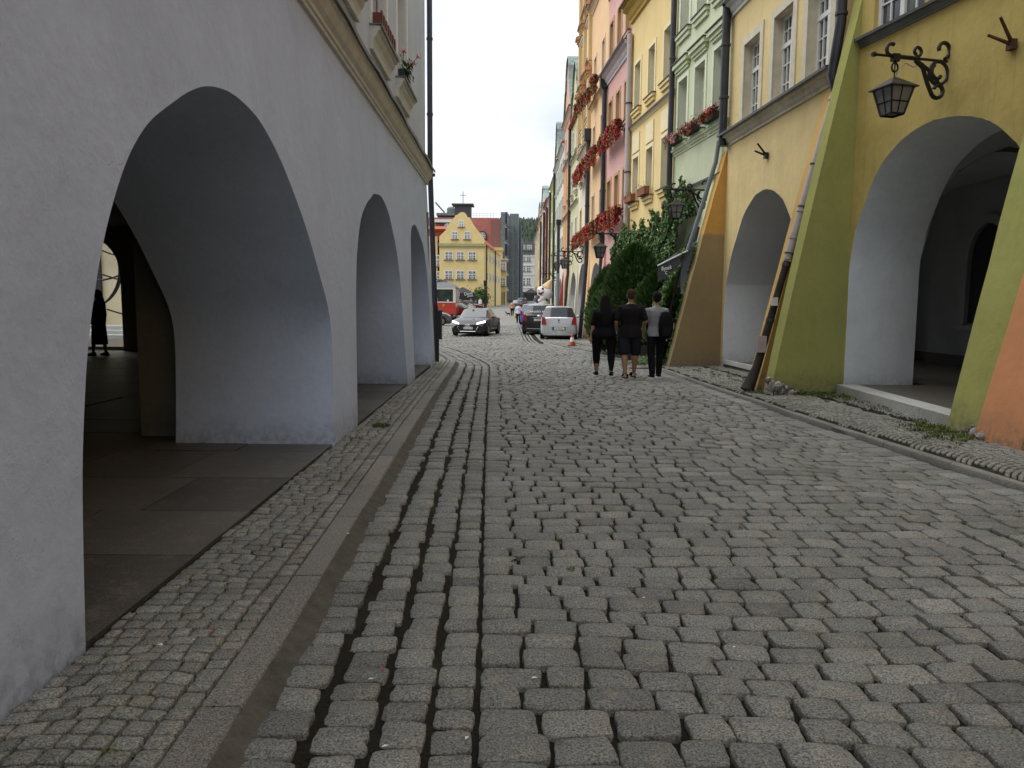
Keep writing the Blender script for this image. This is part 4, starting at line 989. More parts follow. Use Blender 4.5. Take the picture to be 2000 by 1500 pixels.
for (x, z, a, b) in ops: flatwin(yh, x, z, a, b, ty)
cor = MB(); cor.box(xa-.1, xb+.2, ty-.3, ty+.0, ze-.25, ze+.2); cor.box(xa, xb+.1, ty-.18, ty, ze-.5, ze-.25); obj('cornice', cor, stucco('cornice_green', (.40, .37, .20)), yh)
r = MB(); ap = (xa+xb)/2; hr = Z_(427, ty)
r.add([(xa, ty+.5, ze), (ap, ty+.5, hr-.5), (xb+.5, ty+.3, ze), (xa-2, ys2, ze), (ap+2, ys2, hr-.5), (xs2+.5, ys2, ze)], [(0, 1, 4, 3), (1, 2, 5, 4)]); obj('roof', r, M_TILE, yh)
def sidewin(par, p, q, t0, t1, z0, z1, mat=M_WHITE):
    a = Vector(p).lerp(Vector(q), t0); b = Vector(p).lerp(Vector(q), t1); n = Vector((b.y-a.y, -(b.x-a.x))).normalized()*.06
    m = MB(); 
    def bx4(u0, u1, v0, v1, off):
        A = a.lerp(b, u0); B = a.lerp(b, u1); nn = n*off; m.add([(A.x, A.y, v0), (B.x, B.y, v0), (B.x, B.y, v1), (A.x, A.y, v1), (A.x+nn.x, A.y+nn.y, v0), (B.x+nn.x, B.y+nn.y, v0), (B.x+nn.x, B.y+nn.y, v1), (A.x+nn.x, A.y+nn.y, v1)], [(4, 5, 6, 7), (0, 1, 5, 4), (1, 2, 6, 5), (2, 3, 7, 6), (3, 0, 4, 7)])
    for u0, u1, v0, v1 in ((0, .12, z0, z1), (.88, 1, z0, z1), (.46, .54, z0, z1), (0, 1, z1-.15, z1), (0, 1, z0, z0+.1), (0, 1, z0+(z1-z0)*.6, z0+(z1-z0)*.66)): bx4(u0, u1, v0, v1, 1.4)
    o = obj('window', m, mat, par); m = MB(); bx4(.05, .95, z0+.05, z1-.05, .8); obj('pane', m, M_GLASS, o); return o
for f in (.12, .30, .48, .66, .84):
    for z0, z1 in ((Z_(507, ty), Z_(493, ty)), (Z_(545, ty), Z_(530, ty))): sidewin(yh, (xb, ty), (xs2, ys2), f-.04, f+.04, z0, z1)
for f in (.05, .55): 
    q = Vector((xb, ty)).lerp(Vector((xs2, ys2)), f); m = MB(); m.tube([(q.x+.2, q.y, H0), (q.x+.2, q.y, ze)], .13, 6); obj('downpipe', m, M_PIPE, yh)
m = MB(); xc_ = X_(905, ty+14); m.box(xc_-1.5, xc_+1.5, ty+12, ty+15, hr-2, Z_(402, ty+13)); ch = obj('chimney', m, plain('slate_grey', (.05, .055, .06), .6), yh)
m = MB(); zt = Z_(402, ty+13); m.box(xc_-2, xc_+2, ty+11.5, ty+15.5, zt, zt+.25); m.tube([(xc_, ty+13, zt), (xc_, ty+13, zt+2.6)], .06, 5); m.tube([(xc_-.6, ty+13, zt+1.9), (xc_+.6, ty+13, zt+1.9)], .05, 5); obj('aerial_cap', m, plain('slate_grey', (.05, .055, .06), .6), ch)
m = MB(); m.box(X_(928, ty)-.2, X_(946, ty)-.02, ty-.04, ty, Z_(585, ty), Z_(564, ty)); obj('painted_panel', m, stucco('amber_panel', (.62, .42, .08)), yh)

# low yellow annexe
an = thing('yellow_annexe', 'low yellow annexe with tall narrow windows beyond the corner house', 'house'); AY = 166.; x0, x1 = X_(972, AY), X_(988, AY); cAN = stucco('annexe_yellow', (.66, .50, .20))
m = MB(); m.box(x0, x1, AY, AY+14, gz(AY)-.3, Z_(507, AY)); obj('wall', m, cAN, an); m = MB(); m.box(x0-.2, x1+.3, AY-.3, AY+14, Z_(507, AY), Z_(505, AY)); obj('cornice', m, M_CREAM, an)
m = MB(); m.box(X_(966, AY+3), x1-.9, AY+3, AY+13, gz(AY), Z_(484, AY)); m.box(X_(966, AY+3)-.2, x1-.7, AY+2.7, AY+13, Z_(487, AY), Z_(481, AY)); obj('upper_storey', m, cAN, an)
for z0, z1 in ((528, 514), (558, 543)): flatwin(an, X_(977.5, AY), Z_(z0, AY), .9, Z_(z1, AY)-Z_(z0, AY), AY)
for k, px in enumerate((975.5, 979.5, 983.5)): m = MB(); m.box(X_(px, AY), X_(px+2, AY), AY-.05, AY, gz(AY), Z_(570, AY)); obj('doorway', m, (plain('shop_maroon', (.12, .05, .06), .6), M_ZINC, M_BLACK)[k], an)

# big red roofed block behind
RY = 184.; rb_ = thing('red_roofed_block', 'large modern block with a steep red mansard roof and arched dormers', 'building')
cRED = plain('red_mansard', (.30, .085, .06), .7, var=.18, vs=1.2)
m = MB(); xl, xr = X_(840, RY), X_(985, RY); zt = Z_(422, RY); zm = Z_(500, RY)
m.add([(xl-6, RY, zm), (xr, RY, zm), (xr-1.4, RY+3.5, zt), (xl-6, RY+3.5, zt), (xr, RY+30, zm), (xr-1.4, RY+26, zt), (xl-6, RY+26, zt)], [(0, 1, 2, 3), (1, 4, 5, 2), (3, 2, 5, 6)]); obj('roof', m, cRED, rb_)
m = MB(); m.box(xl-6, xr, RY, RY+30, gz(RY)-1, zm); obj('wall', m, stucco('block_cream', (.5, .45, .32)), rb_)
def slope_y(z): return RY+3.5*(z-zm)/(zt-zm)
for px, py, ww in ((873, 440, 1.6), (941, 458, 1.6), (967, 438, 1.7)):
    x = X_(px, RY); z = Z_(py+7, RY, px); y = slope_y(z)-.5; A_ = [(x-ww*.5, z), (x-ww*.5, z+.8)]+[(x-ww*.5*cos(pi*k/8), z+.8+.7*sin(pi*k/8)) for k in range(1, 8)]+[(x+ww*.5, z+.8), (x+ww*.5, z)]
    ce = (x, z+.5); B_ = [(ce[0]+(a-ce[0])*1.3, ce[1]+(b-ce[1])*1.3) for a, b in A_]
    m = MB(); m.prism(B_, y, y+2.5, 'y'); d = obj('dormer', m, plain('dormer_slate', (.035, .03, .03), .6), rb_)
    m = MB(); poly_face(m, A_, lambda a, b: (a, y-.05, b)); obj('pane', m, plain('dormer_glass', (.30, .33, .36), .2), d)
    m = MB(); m.box(x-.06, x+.06, y-.1, y-.04, z, z+1.4); m.box(x-ww/2, x+ww/2, y-.1, y-.045, z+.6, z+.7); obj('frame', m, M_WHITE, d)
m = MB(); x0, x1 = X_(918, RY), X_(962, RY)
for k in range(9): x = lerp(x0, x1, k/8); m.tube([(x, RY+4, zt), (x, RY+4, zt+1.1)], .04, 4)
m.tube([(x0, RY+4, zt+1.1), (x1, RY+4, zt+1.1)], .05, 4); m.tube([(x0, RY+4, zt+.55), (x1, RY+4, zt+.55)], .04, 4); obj('roof_railing', m, M_WHITE, rb_)
m = MB(); m.box(X_(848, RY), X_(893, RY), RY+2, RY+9, zt-1.3, zt-.5); m.box(X_(850, RY), X_(893, RY), RY+3.5, RY+9, zt+.5, zt+1.1); m.box(X_(851, RY), X_(892, RY), RY+5, RY+9, zt-.5, zt+.6); m.lathe([(1.0, 0), (1.0, 1.3), (.6, 1.7)], (X_(877, RY), RY+6, zt+1.1), 14); m.tube([(X_(848, RY), RY+4, zt+3.6), (X_(866, RY), RY+4, zt+1.2)], .22, 6); obj('roof_plant', m, M_ZINC, rb_)
m = MB(); m.box(X_(848, RY), X_(892, RY), RY+1.8, RY+2.0, zt-1.3, zt-.6); obj('parapet', m, M_WHITE, rb_)
# left strip: cream neighbour of the yellow house
nb_ = thing('cream_neighbour_house', 'cream house with a low tiled roof beside the yellow gabled house', 'house'); m = MB(); xl = X_(835, 136); xr = X_(858, 136); m.box(xl-4, xr-.3, 136, 148, gz(136)-.3, Z_(462, 136)); obj('wall', m, stucco('neighbour_cream', (.62, .50, .33)), nb_)
m = MB(); m.prism([(136-.5, Z_(448, 136)), (142, Z_(436, 136)), (148, Z_(448, 136)), (148, Z_(452, 136)), (136, Z_(452, 136))], xl-4, X_(874, 137), 'x'); m.box(xl-4, X_(873, 137), 136.4, 148, Z_(470, 136), Z_(451, 136), None); obj('roof', m, M_TILE, nb_)
for z0, z1 in ((520, 500), (550, 532)): flatwin(nb_, X_(848, 136), Z_(z0, 136), .9, Z_(z1, 136)-Z_(z0, 136), 136)

# grey glass block lining the street further on
gb = thing('grey_glass_block', 'modern grey block with dark glass bays and red panels along the street', 'building')
pa, pb = Vector((X_(985, 178), 178)), Vector((X_(1014, 246), 246)); ht = Z_(436, 180)
m = MB(); zb0 = 0.; pts = [pa, pb, pb+Vector((-9, 0)), pa+Vector((-.6, 0))]
m.prism([(p.x, p.y) for p in pts], zb0, ht, 'z'); obj('wall', m, plain('block_grey', (.48, .48, .45), .7), gb)
nrm = Vector(((pb-pa).y, -(pb-pa).x)).normalized()
def bay(t0, t1, z0, z1, d, mat, nm='bay'):
    A, B = pa.lerp(pb, t0), pa.lerp(pb, t1); C_, D_ = B+nrm*d, A+nrm*d; m = MB(); m.prism([(A.x, A.y), (B.x, B.y), (C_.x, C_.y), (D_.x, D_.y)], z0, z1, 'z'); return obj(nm, m, mat, gb)
cGL = plain('dark_glass', (.03, .036, .045), .15); cRP = plain('red_panel', (.24, .10, .08), .7)
for k, (t0, t1) in enumerate(((.02, .2), (.3, .48), (.58, .78), (.86, .98))):
    for j in range(5): bay(t0, t1, 5+j*3.6, 5+j*3.6+2.7, .5, cGL, 'glass_bay')
    bay(t1+.02, t1+.07, 2, ht+[1, 3, 2, 2][k], 1.0, (M_ZINC, M_WHITE, M_ZINC, M_ZINC)[k], 'fin')
    bay(t0, t1, 1.5, 4.2, .2, M_BLACK, 'shopfront')
m = MB(); m.box(pa.x-3.2, pa.x+.0, 177, 178, 10, ht+.6); obj('red_gable', m, cRP, gb); m = MB(); m.box(pa.x-.9, pa.x+.1, 176.8, 177, 2, ht+2.2); obj('fin', m, M_ZINC, gb)
bay(.26, .29, 0, ht+4, 2.2, M_ZINC, 'fin'); bay(.52, .56, 0, ht+3, 2.0, plain('dark_tower', (.05, .06, .07), .4), 'fin')
# end building
eb = thing('white_stucco_building', 'white stucco building with a dark mansard closing the street', 'building'); EY = 262.
xe0, xe1 = X_(1005, EY), X_(1052, EY); m = MB(); m.box(xe0, xe1+4, EY, EY+15, 1, Z_(497, EY, 1025)); obj('wall', m, plain('white_stucco', (.62, .62, .60), .8), eb)
m = MB(); z0 = Z_(497, EY, 1025); z1 = Z_(471, EY, 1025); m.add([(xe0-.3, EY-.3, z0), (xe1+4, EY-.3, z0), (xe1+4, EY+2, z1), (xe0-.3, EY+2, z1), (xe1+4, EY+15, z1), (xe0, EY+15, z1)], [(0, 1, 2, 3), (3, 2, 4, 5)]); obj('mansard', m, plain('slate_mansard', (.05, .048, .047), .7), eb)
for px in (1020, 1033): flatwin(eb, X_(px, EY)-.7, Z_(488, EY, 1025), 1.4, 1.5, EY+.3)
for py in (510, 530, 556):
    for px in (1021.5, 1032): flatwin(eb, X_(px, EY)-.6, Z_(py, EY, 1025), 1.2, 2.2, EY)
m = MB()
for py in (500, 518, 536, 562): z = Z_(py, EY, 1025); m = MB(); m.box(xe0, xe1+4, EY-.25, EY, z-.15, z+.15); obj('cornice', m, M_WHITE, eb)
m = MB(); m.box(xe0, xe1+4, EY-.1, EY, 1.5, Z_(570, EY, 1025)); obj('shopfront', m, M_BLACK, eb)
# wooded hill
hm = MB(); vs = []; NX, NY = 70, 16
for j in range(NY+1):
    for i in range(NX+1):
        x = lerp(-500, 560, i/NX); y = lerp(900, 1500, j/NY); h = 143*math.exp(-((y-1500)/330)**2)*(.86+.14*cos((x-60)/190))+noise.noise(Vector((x/60, y/60, 0)))*6
        vs.append((x, y, h))
hm.add(vs, [(j*(NX+1)+i, j*(NX+1)+i+1, (j+1)*(NX+1)+i+1, (j+1)*(NX+1)+i) for j in range(NY) for i in range(NX)])
hill = tag(obj('hill', hm, plain('forest_floor', (.035, .055, .03), .9, var=.3, vs=.05), smooth=True), 'wooded hill beyond the town', kind='structure')
fm = MB()
for _ in range(2600):
    x = random.uniform(-60, 170); y = random.uniform(1150, 1500); h = 143*math.exp(-((y-1500)/330)**2)*(.86+.14*cos((x-60)/190)); s = random.uniform(5, 9.5); fm.tone = random.random()
    z = h-3; fm.ring([[(x+s*k_*cos(a), y+s*k_*sin(a), z+zz_*s*2.1) for a in [2*pi*q/6 for q in range(6)]] for k_, zz_ in ((.42, .2), (.5, .45), (.3, .8), (.05, 1.15))])
tag(obj('forest', fm, leafmat('forest_leaves', (.03, .05, .025), (.055, .085, .045))), 'forest covering the distant hill', kind='stuff')

# ---- what shows through the dark passage under the left arcade
pv = MB(); pv.box(-26, -8.6, 23.6, 60, -.1, .10); tag(obj('courtyard_pavement', pv, M_SLAB), 'pale pavement seen through the dark passage', kind='structure')
st = thing('stone_steps', 'pale stone steps seen through the dark arcade passage', 'steps')
for k, (y0, z1) in enumerate(((28.2, .24), (28.9, .38), (29.6, .52))): m = MB(); m.box(-20, -11, y0, 31.5, z1-.16, z1); obj('step', m, STEPM, st)
bw = thing('cream_background_wall', 'cream rendered wall lit beyond the dark passage', 'wall'); m = MB(); m.box(-24, -11, 31.5, 32, 0, 9); obj('wall', m, plaster('sand_render', (.62, .54, .36), .1, .2, .3), bw); m = MB(); m.box(-24, -11, 31.2, 31.52, 4.3, 4.55); obj('cornice', m, M_ZINC, bw)
m = MB(); m.box(-20, -16.7, 31.4, 31.5, .5, 3.6); obj('dark_door', m, M_BLACK, bw)
ws = thing('wrought_iron_sculpture', 'curling wrought iron grille sculpture beyond the passage', 'sculpture')
for c0, r0, a0, a1, nm in (((-15.2, 27, 2.6), 1.5, -60, 75, 'hoop'), ((-14.9, 27, 2.5), 1.25, -60, 75, 'hoop'), ((-14.6, 27.1, 4.2), 2.0, -100, -50, 'hoop')):
    m = MB(); m.tube([(c0[0]+r0*cos(R(a)), c0[1], c0[2]+r0*1.0*sin(R(a))) for a in range(a0, a1, 9)], .035, 6); obj(nm, m, M_IRON, ws)
for k in range(12):
    a = R(-50+k*10); m = MB(); m.tube([(-15.2+1.5*cos(a), 27, 2.6+1.5*sin(a)), (-14.9+1.25*cos(a+.1), 27, 2.5+1.25*sin(a+.1))], .018, 4); obj('bar', m, M_IRON, ws)
for p, q in (((-14.6, 27, 2.5), (-12.3, 27.4, 2.0)), ((-14.2, 27, 1.2), (-12.0, 27.2, .75)), ((-15.2, 27, 3.6), (-12.9, 27, 2.9))): m = MB(); m.tube([p, ((p[0]+q[0])/2, 27.1, (p[2]+q[2])/2-.12), q], .03, 6); obj('rod', m, M_IRON, ws)
# ------------------------------------------------------------ foliage
M_IVY = leafmat('ivy_leaves', (.028, .07, .018), (.125, .22, .05))
M_THUJA = leafmat('thuja_sprays', (.03, .075, .02), (.12, .20, .048))
M_RED = leafmat('red_geranium', (.30, .013, .010), (.60, .045, .03))
M_PINKF = leafmat('pink_flowers', (.55, .12, .16), (.75, .45, .42))
M_BARK = plain('bark', (.07, .05, .035), .9, var=.3, vs=12)
def leaf(mb, p, n, s, asp=1.3, fold=.25, down=None):
    n = Vector(n).normalized(); u = n.cross(Vector((random.gauss(0, .5), random.gauss(0, .5), 1))); 
    if u.length < .01: u = n.orthogonal()
    u.normalize(); v = n.cross(u).normalized()
    if v.z > 0: v = -v
    a = random.gauss(0, .7); u, v = u*cos(a)+v*sin(a), v*cos(a)-u*sin(a)
    p = Vector(p); h = s*asp/2
    mb.add([p-v*h, p+u*s*.5+n*s*fold, p+v*h, p-u*s*.5+n*s*fold], [(0, 1, 2), (0, 2, 3)])
def clumpnoise(p, f): return noise.noise(Vector(p)*f)
def ivy_sheet(mb, n, f, normal, s=.085, thick=.22, gap=-.2):
    """f(u,v) -> point on the carrier surface; keeps points by clump noise"""
    k = 0
    while k < n:
        u, v = random.random(), random.random(); p = f(u, v)
        if p is None: k += .2; continue
        c = clumpnoise(p, 2.2)*.6+clumpnoise(p, 5.5)*.4
        if c < gap: k += .3; continue
        d = (c+.45)*thick*random.uniform(.5, 1.05)
        N_ = Vector(normal)+Vector((random.gauss(0, .45), random.gauss(0, .45), random.gauss(.25, .4)))
        mb.tone = min(1, max(0, .40+c*.7+random.gauss(0, .2)))
        leaf(mb, Vector(p)+Vector(normal)*d, N_, s*random.uniform(.6, 1.3)); k += 1
# ivy on the sage green and butter yellow houses: traced as a patch on the facade, hanging over the arcade
ivy = thing('ivy', 'thick green ivy climbing the front of the sage green and butter yellow houses', 'ivy')
def rowx(Y): xs = [b[0] for b in RB]; return interp(Y, xs, [b[1] for b in RB])
def ivy_top(Y): return interp(Y, [20.3, 21.0, 21.8, 22.6, 23.2, 24.5, 25.6, 27.0, 28.2, 29.3], [3.2, 4.65, 4.9, 4.85, 4.6, 4.15, 4.1, 4.15, 4.3, 3.9])+.22*sin(Y*5)+.12*sin(Y*13)
def fw(u, v):
    Y = lerp(20.2, 29.2, u); z = lerp(-.1, 5.2, v)
    if z > ivy_top(Y): return None
    if Y < 21.7 and z < 3.95-.25*abs(Y-20.9): return None
    out = .05+.75*max(0, 1-z/4.4)**1.0*interp(Y, [20, 21.5, 23], [.2, .6, 1])
    return (rowx(Y)-out-.08, Y, z+gz(Y))
m = MB(); ivy_sheet(m, 36000, fw, (-1, -.25, 0), .08, .30, -.8); obj('foliage', m, M_IVY, ivy, kind='stuff')
m = MB()
for k in range(14):
    y = random.uniform(21, 28.5); m.tube([(rowx(y)-.75, y, gz(y)), (rowx(y)-.45, y+.2, 1.8), (rowx(y+.4)-.1, y+.5, 3.9)], [.05, .03, .012], 5)
obj('stems', m, M_BARK, ivy)
# ivy over the sage buttress next to the amber one
iv2 = thing('ivy', 'bright green ivy covering the sage buttress next to the amber buttress', 'ivy')
def f2(u, v):
    z = lerp(-.0, 3.15, v**1.0); Y = lerp(19.35, 20.5, u)
    if z > 3.05+.2*sin(Y*9)-.9*(Y-19.4): return None
    return (5.06-1.12*max(0, 1-z/4.9)-.10-.28*math.sin(max(0, min(1, z/3.1))*pi), Y, z)
m = MB(); ivy_sheet(m, 10000, f2, (-.8, -.5, 0), .085, .34, -.8)
def f3(u, v):
    z = lerp(0, 3.0, v); t_ = u; x0 = 5.06-1.12*max(0, 1-z/4.9)-.1
    return (lerp(x0, x0+.5, t_), 19.32, z)
ivy_sheet(m, 1500, f3, (-.2, -1, 0), .085, .16, -.4)
obj('foliage', m, M_IVY, iv2, kind='stuff'); m = MB(); m.tube([(3.75, 19.9, 0), (3.95, 19.8, 1), (4.3, 19.7, 2.6)], [.06, .04, .02], 6); obj('stems', m, M_BARK, iv2)

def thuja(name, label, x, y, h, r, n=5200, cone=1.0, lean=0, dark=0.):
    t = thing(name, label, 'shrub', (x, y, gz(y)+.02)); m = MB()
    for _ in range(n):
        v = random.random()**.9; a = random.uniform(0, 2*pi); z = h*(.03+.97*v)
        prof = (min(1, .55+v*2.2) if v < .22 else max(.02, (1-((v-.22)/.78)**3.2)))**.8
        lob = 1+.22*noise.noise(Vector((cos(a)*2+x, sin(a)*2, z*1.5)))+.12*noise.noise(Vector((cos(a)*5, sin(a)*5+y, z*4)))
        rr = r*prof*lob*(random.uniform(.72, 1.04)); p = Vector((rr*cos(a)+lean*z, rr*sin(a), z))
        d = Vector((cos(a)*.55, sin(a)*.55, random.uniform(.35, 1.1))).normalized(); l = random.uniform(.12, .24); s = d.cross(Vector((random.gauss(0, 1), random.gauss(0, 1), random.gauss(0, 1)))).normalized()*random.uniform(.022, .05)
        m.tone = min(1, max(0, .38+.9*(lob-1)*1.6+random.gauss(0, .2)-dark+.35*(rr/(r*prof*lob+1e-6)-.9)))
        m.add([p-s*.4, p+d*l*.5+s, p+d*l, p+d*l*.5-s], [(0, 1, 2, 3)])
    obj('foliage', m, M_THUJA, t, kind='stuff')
    m = MB(); m.tube([(0, 0, -.05), (lean*h*.4, 0, h*.45), (lean*h*.8, 0, h*.85)], [.07, .05, .02], 7); obj('trunk', m, M_BARK, t); return t
def at_px(px, Y): return XatY(px, Y)
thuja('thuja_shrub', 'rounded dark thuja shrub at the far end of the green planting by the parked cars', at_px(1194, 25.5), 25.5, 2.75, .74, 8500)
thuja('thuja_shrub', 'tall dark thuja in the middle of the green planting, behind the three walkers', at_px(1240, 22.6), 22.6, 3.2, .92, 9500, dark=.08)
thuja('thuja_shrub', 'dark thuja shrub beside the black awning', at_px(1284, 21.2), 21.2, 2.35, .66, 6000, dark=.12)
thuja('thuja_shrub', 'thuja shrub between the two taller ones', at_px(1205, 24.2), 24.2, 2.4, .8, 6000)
# small planter with shrub by the walkers
pl = thing('planter_box', 'dark wooden planter box standing on the pavement behind the walkers', 'planter', (at_px(1247, 20.6), 20.6, gz(20.6)+.1)); m = MB(); m.box(-.32, .32, -.2, .2, 0, .42); obj('box', m, plain('dark_planter', (.04, .03, .028), .8), pl)
for k in range(4): m = MB(); m.box(-.33, .33, -.215, -.2, .015+k*.1, .10+k*.1); obj('plank', m, plain('dark_planter_wood', (.06, .045, .04), .8), pl)
m = MB()
for _ in range(500): a = random.uniform(0, 6.3); r_ = .34*random.random()**.5; m.tone = random.random(); leaf(m, (r_*cos(a), r_*sin(a)*.7, .45+random.uniform(0, .4)), (cos(a), sin(a), 1), .07)
obj('foliage', m, M_IVY, pl, kind='stuff')
gp_ = thing('low_ground_plant', 'low leafy plant spilling over the kerb behind the walkers', 'plant', (at_px(1262, 19.2), 19.2, gz(19)+.08)); m = MB()
for _ in range(420): a = random.uniform(0, 6.3); r_ = random.random()**.5; m.tone = random.random(); leaf(m, (.42*r_*cos(a), .3*r_*sin(a), random.uniform(.02, .22)*(1.2-r_)), (cos(a)*.5, -.4, 1), .06)
obj('foliage', m, M_IVY, gp_, kind='stuff'); m = MB(); m.tube([(-.2, 0, 0), (.2, 0, .05)], .015, 5); obj('stem', m, M_BARK, gp_)
# green foot shrub near yellow house (far)
bs = thing('potted_bush', 'leafy green bush in front of the yellow corner house', 'bush', (at_px(937, 124), 124, gz(124))); m = MB()
for _ in range(1500): p = Vector((random.gauss(0, .5), random.gauss(0, .5), random.gauss(0, .5))); m.tone = random.random(); leaf(m, (p.x*1.3, p.y, 1.7+p.z*1.3), p, .28)
obj('foliage', m, M_IVY, bs, kind='stuff'); m = MB(); m.tube([(0, 0, 0), (0, 0, 1.5)], .08, 5); obj('trunk', m, M_BARK, bs)

def flower_box(label, x0, y0, x1, y1, z, mat=M_RED, dens_=1., hang=.28, boxcol=(.12, .04, .02), h=.16, green=.35, out=.16, drop=.0, sz=.05, trail=0):
    """long window box between two facade points, flowers spilling outward"""
    L_ = math.hypot(x1-x0, y1-y0); rz = math.atan2(y1-y0, x1-x0)
    t = thing('flower_box', label, 'flower box', (x0, y0, z), rz)     # local x along the facade, local y into the street depends on rz
    m = MB(); m.box(0, L_, -.09-out, .09-out, 0, h); obj('box', m, plain('box_'+str(boxcol), boxcol, .8), t)
    lf, fl = MB(), MB()
    for _ in range(int(260*L_*dens_)):
        x = random.uniform(-.03, L_+.03); lump = .8+.35*sin(x*7+x0*3)+.2*sin(x*17); a = random.uniform(-.6, pi*.95); r_ = random.uniform(.04, .20)*lump
        p = (x, -out-.03-r_*cos(a)*.9, h*.8+r_*sin(a)*1.1-(random.random()*hang if random.random() < .45 else 0))
        nrm_ = (random.gauss(0, .4), -abs(cos(a))-.3, sin(a))
        if random.random() < green: lf.tone = random.random(); leaf(lf, p, nrm_, sz*1.3)
        else: fl.tone = random.random(); leaf(fl, p, nrm_, sz*random.uniform(.7, 1.3))
    obj('leaves', lf, M_IVY, t, kind='stuff'); obj('flowers', fl, mat, t, kind='stuff'); return t
# red geranium rows on the pink, apricot and golden houses
def seg(Ya, Yb): return (rowx(Ya)-.05, Ya, rowx(Yb)-.05, Yb)
for Ya, Yb, z, lb in ((28.6, 32.4, 7.9, 'red geraniums on the second floor of the rose pink house'), (33.6, 37.2, 7.95, 'red geraniums on the second floor of the apricot house'), (38.2, 41.8, 8.0, 'red geraniums on the second floor of the golden house'),
                      (28.5, 32.6, 4.75, 'red geraniums just over the arch of the rose pink house, next to the ivy'), (33.3, 37.3, 4.72, 'red geraniums just over the arch of the apricot house'), (38.0, 42.0, 4.7, 'red geraniums just over the arch of the golden house'),
                      (33.9, 34.8, 10.95, 'red geranium box high on the apricot house, nearest the pink house'), (35.8, 36.9, 10.95, 'red geranium box high on the apricot house, further from the pink house'), (38.3, 39.4, 11.3, 'red geranium box high on the golden house, nearer one'), (40.6, 41.7, 11.5, 'red geranium box high on the golden house, furthest one')):
    x0, y0, x1, y1 = seg(Yb, Ya); flower_box(lb, x0, y0, x1, y1, z, hang=.5, dens_=3.4, green=.22 if z < 10 else .4, out=.30, sz=.075)
# sage house: three separate boxes; the ledge is at 5.98
rzG, LG = frame_of((4.72, 23.2), (5.15, 18.98))
def onG(u): return (4.72+u*cos(rzG), 23.2+u*sin(rzG))
for k, (u, mat_, lb) in enumerate(((LG*.5/3, M_PINKF, 'pale pink and white flowers in the window box furthest from us on the sage house'), (LG*1.5/3, M_RED, 'red flowers in the middle window box of the sage green house'), (LG*2.5/3, M_RED, 'red flowers in the window box of the sage house nearest the dark downpipe'))):
    a, b = onG(u-.38), onG(u+.38); flower_box(lb, a[0], a[1], b[0], b[1], 6.06, mat_, 3.2, .10, (.03, .03, .03), .16, .30, .2, sz=.055)
rzB, LB = frame_of((4.20, 28.4), (4.72, 23.2))
def onB(u): return (4.20+u*cos(rzB), 28.4+u*sin(rzB))
for k in (0, 1):
    u = LB*(k+.5)/3; a, b = onB(u-.45), onB(u+.45); flower_box(('empty terracotta coloured', 'half planted rust brown')[k]+' window box above the ivy on the butter yellow house', a[0], a[1], b[0], b[1], 5.07, M_RED, .25, .02, (.22, .075, .03), .24, .6, .2, sz=.04)
# left house: picket planter and geranium planter
x = LWX(12, 4.4)-.02
pk = thing('picket_planter', 'brown picket window box on the middle upper sill of the grey house', 'window box', (x, 11.3, 5.40)); 
for k in range(7): m = MB(); m.box(.13, .15, .05+k*.2, .16+k*.2, 0, .24); obj('picket', m, plain('picket_brown', (.16, .05, .03), .8), pk)
m = MB(); m.box(-.05, .13, .02, .04, 0, .2); m.box(-.05, .13, .02, 1.35, .0, .04); obj('tray', m, plain('picket_brown', (.16, .05, .03), .8), pk)
x = LWX(14.5, 4.4)-.02
g1 = thing('geranium_planter', 'dark planter with a straggling pink geranium on the far sill of the grey house', 'planter', (x, 13.75, 5.40)); m = MB(); m.box(-.02, .13, .1, .8, 0, .17); obj('trough', m, M_BLACK, g1)
lf, fl, stm = MB(), MB(), MB()
for _ in range(110): y = random.uniform(.1, .6); lf.tone = random.random(); leaf(lf, (.14+random.gauss(0, .05), y, .22+random.gauss(0, .09)), (1, 0, .6), .07)
for (px, py_, pz) in ((.28, .25, .30), (.36, .25, .42), (.12, .1, .46), (.22, .4, .34)):
    stm.tube([(.1, py_, .15), (px, py_, pz)], .006, 4)
    for _ in range(30): fl.tone = random.random(); leaf(fl, (px+random.gauss(0, .022), py_+random.gauss(0, .022), pz+random.gauss(0, .018)), (1, -.5, .5), .03)
obj('leaves', lf, M_IVY, g1, kind='stuff'); obj('flowers', fl, M_PINKF, g1, kind='stuff'); obj('stems', stm, M_IVY, g1)

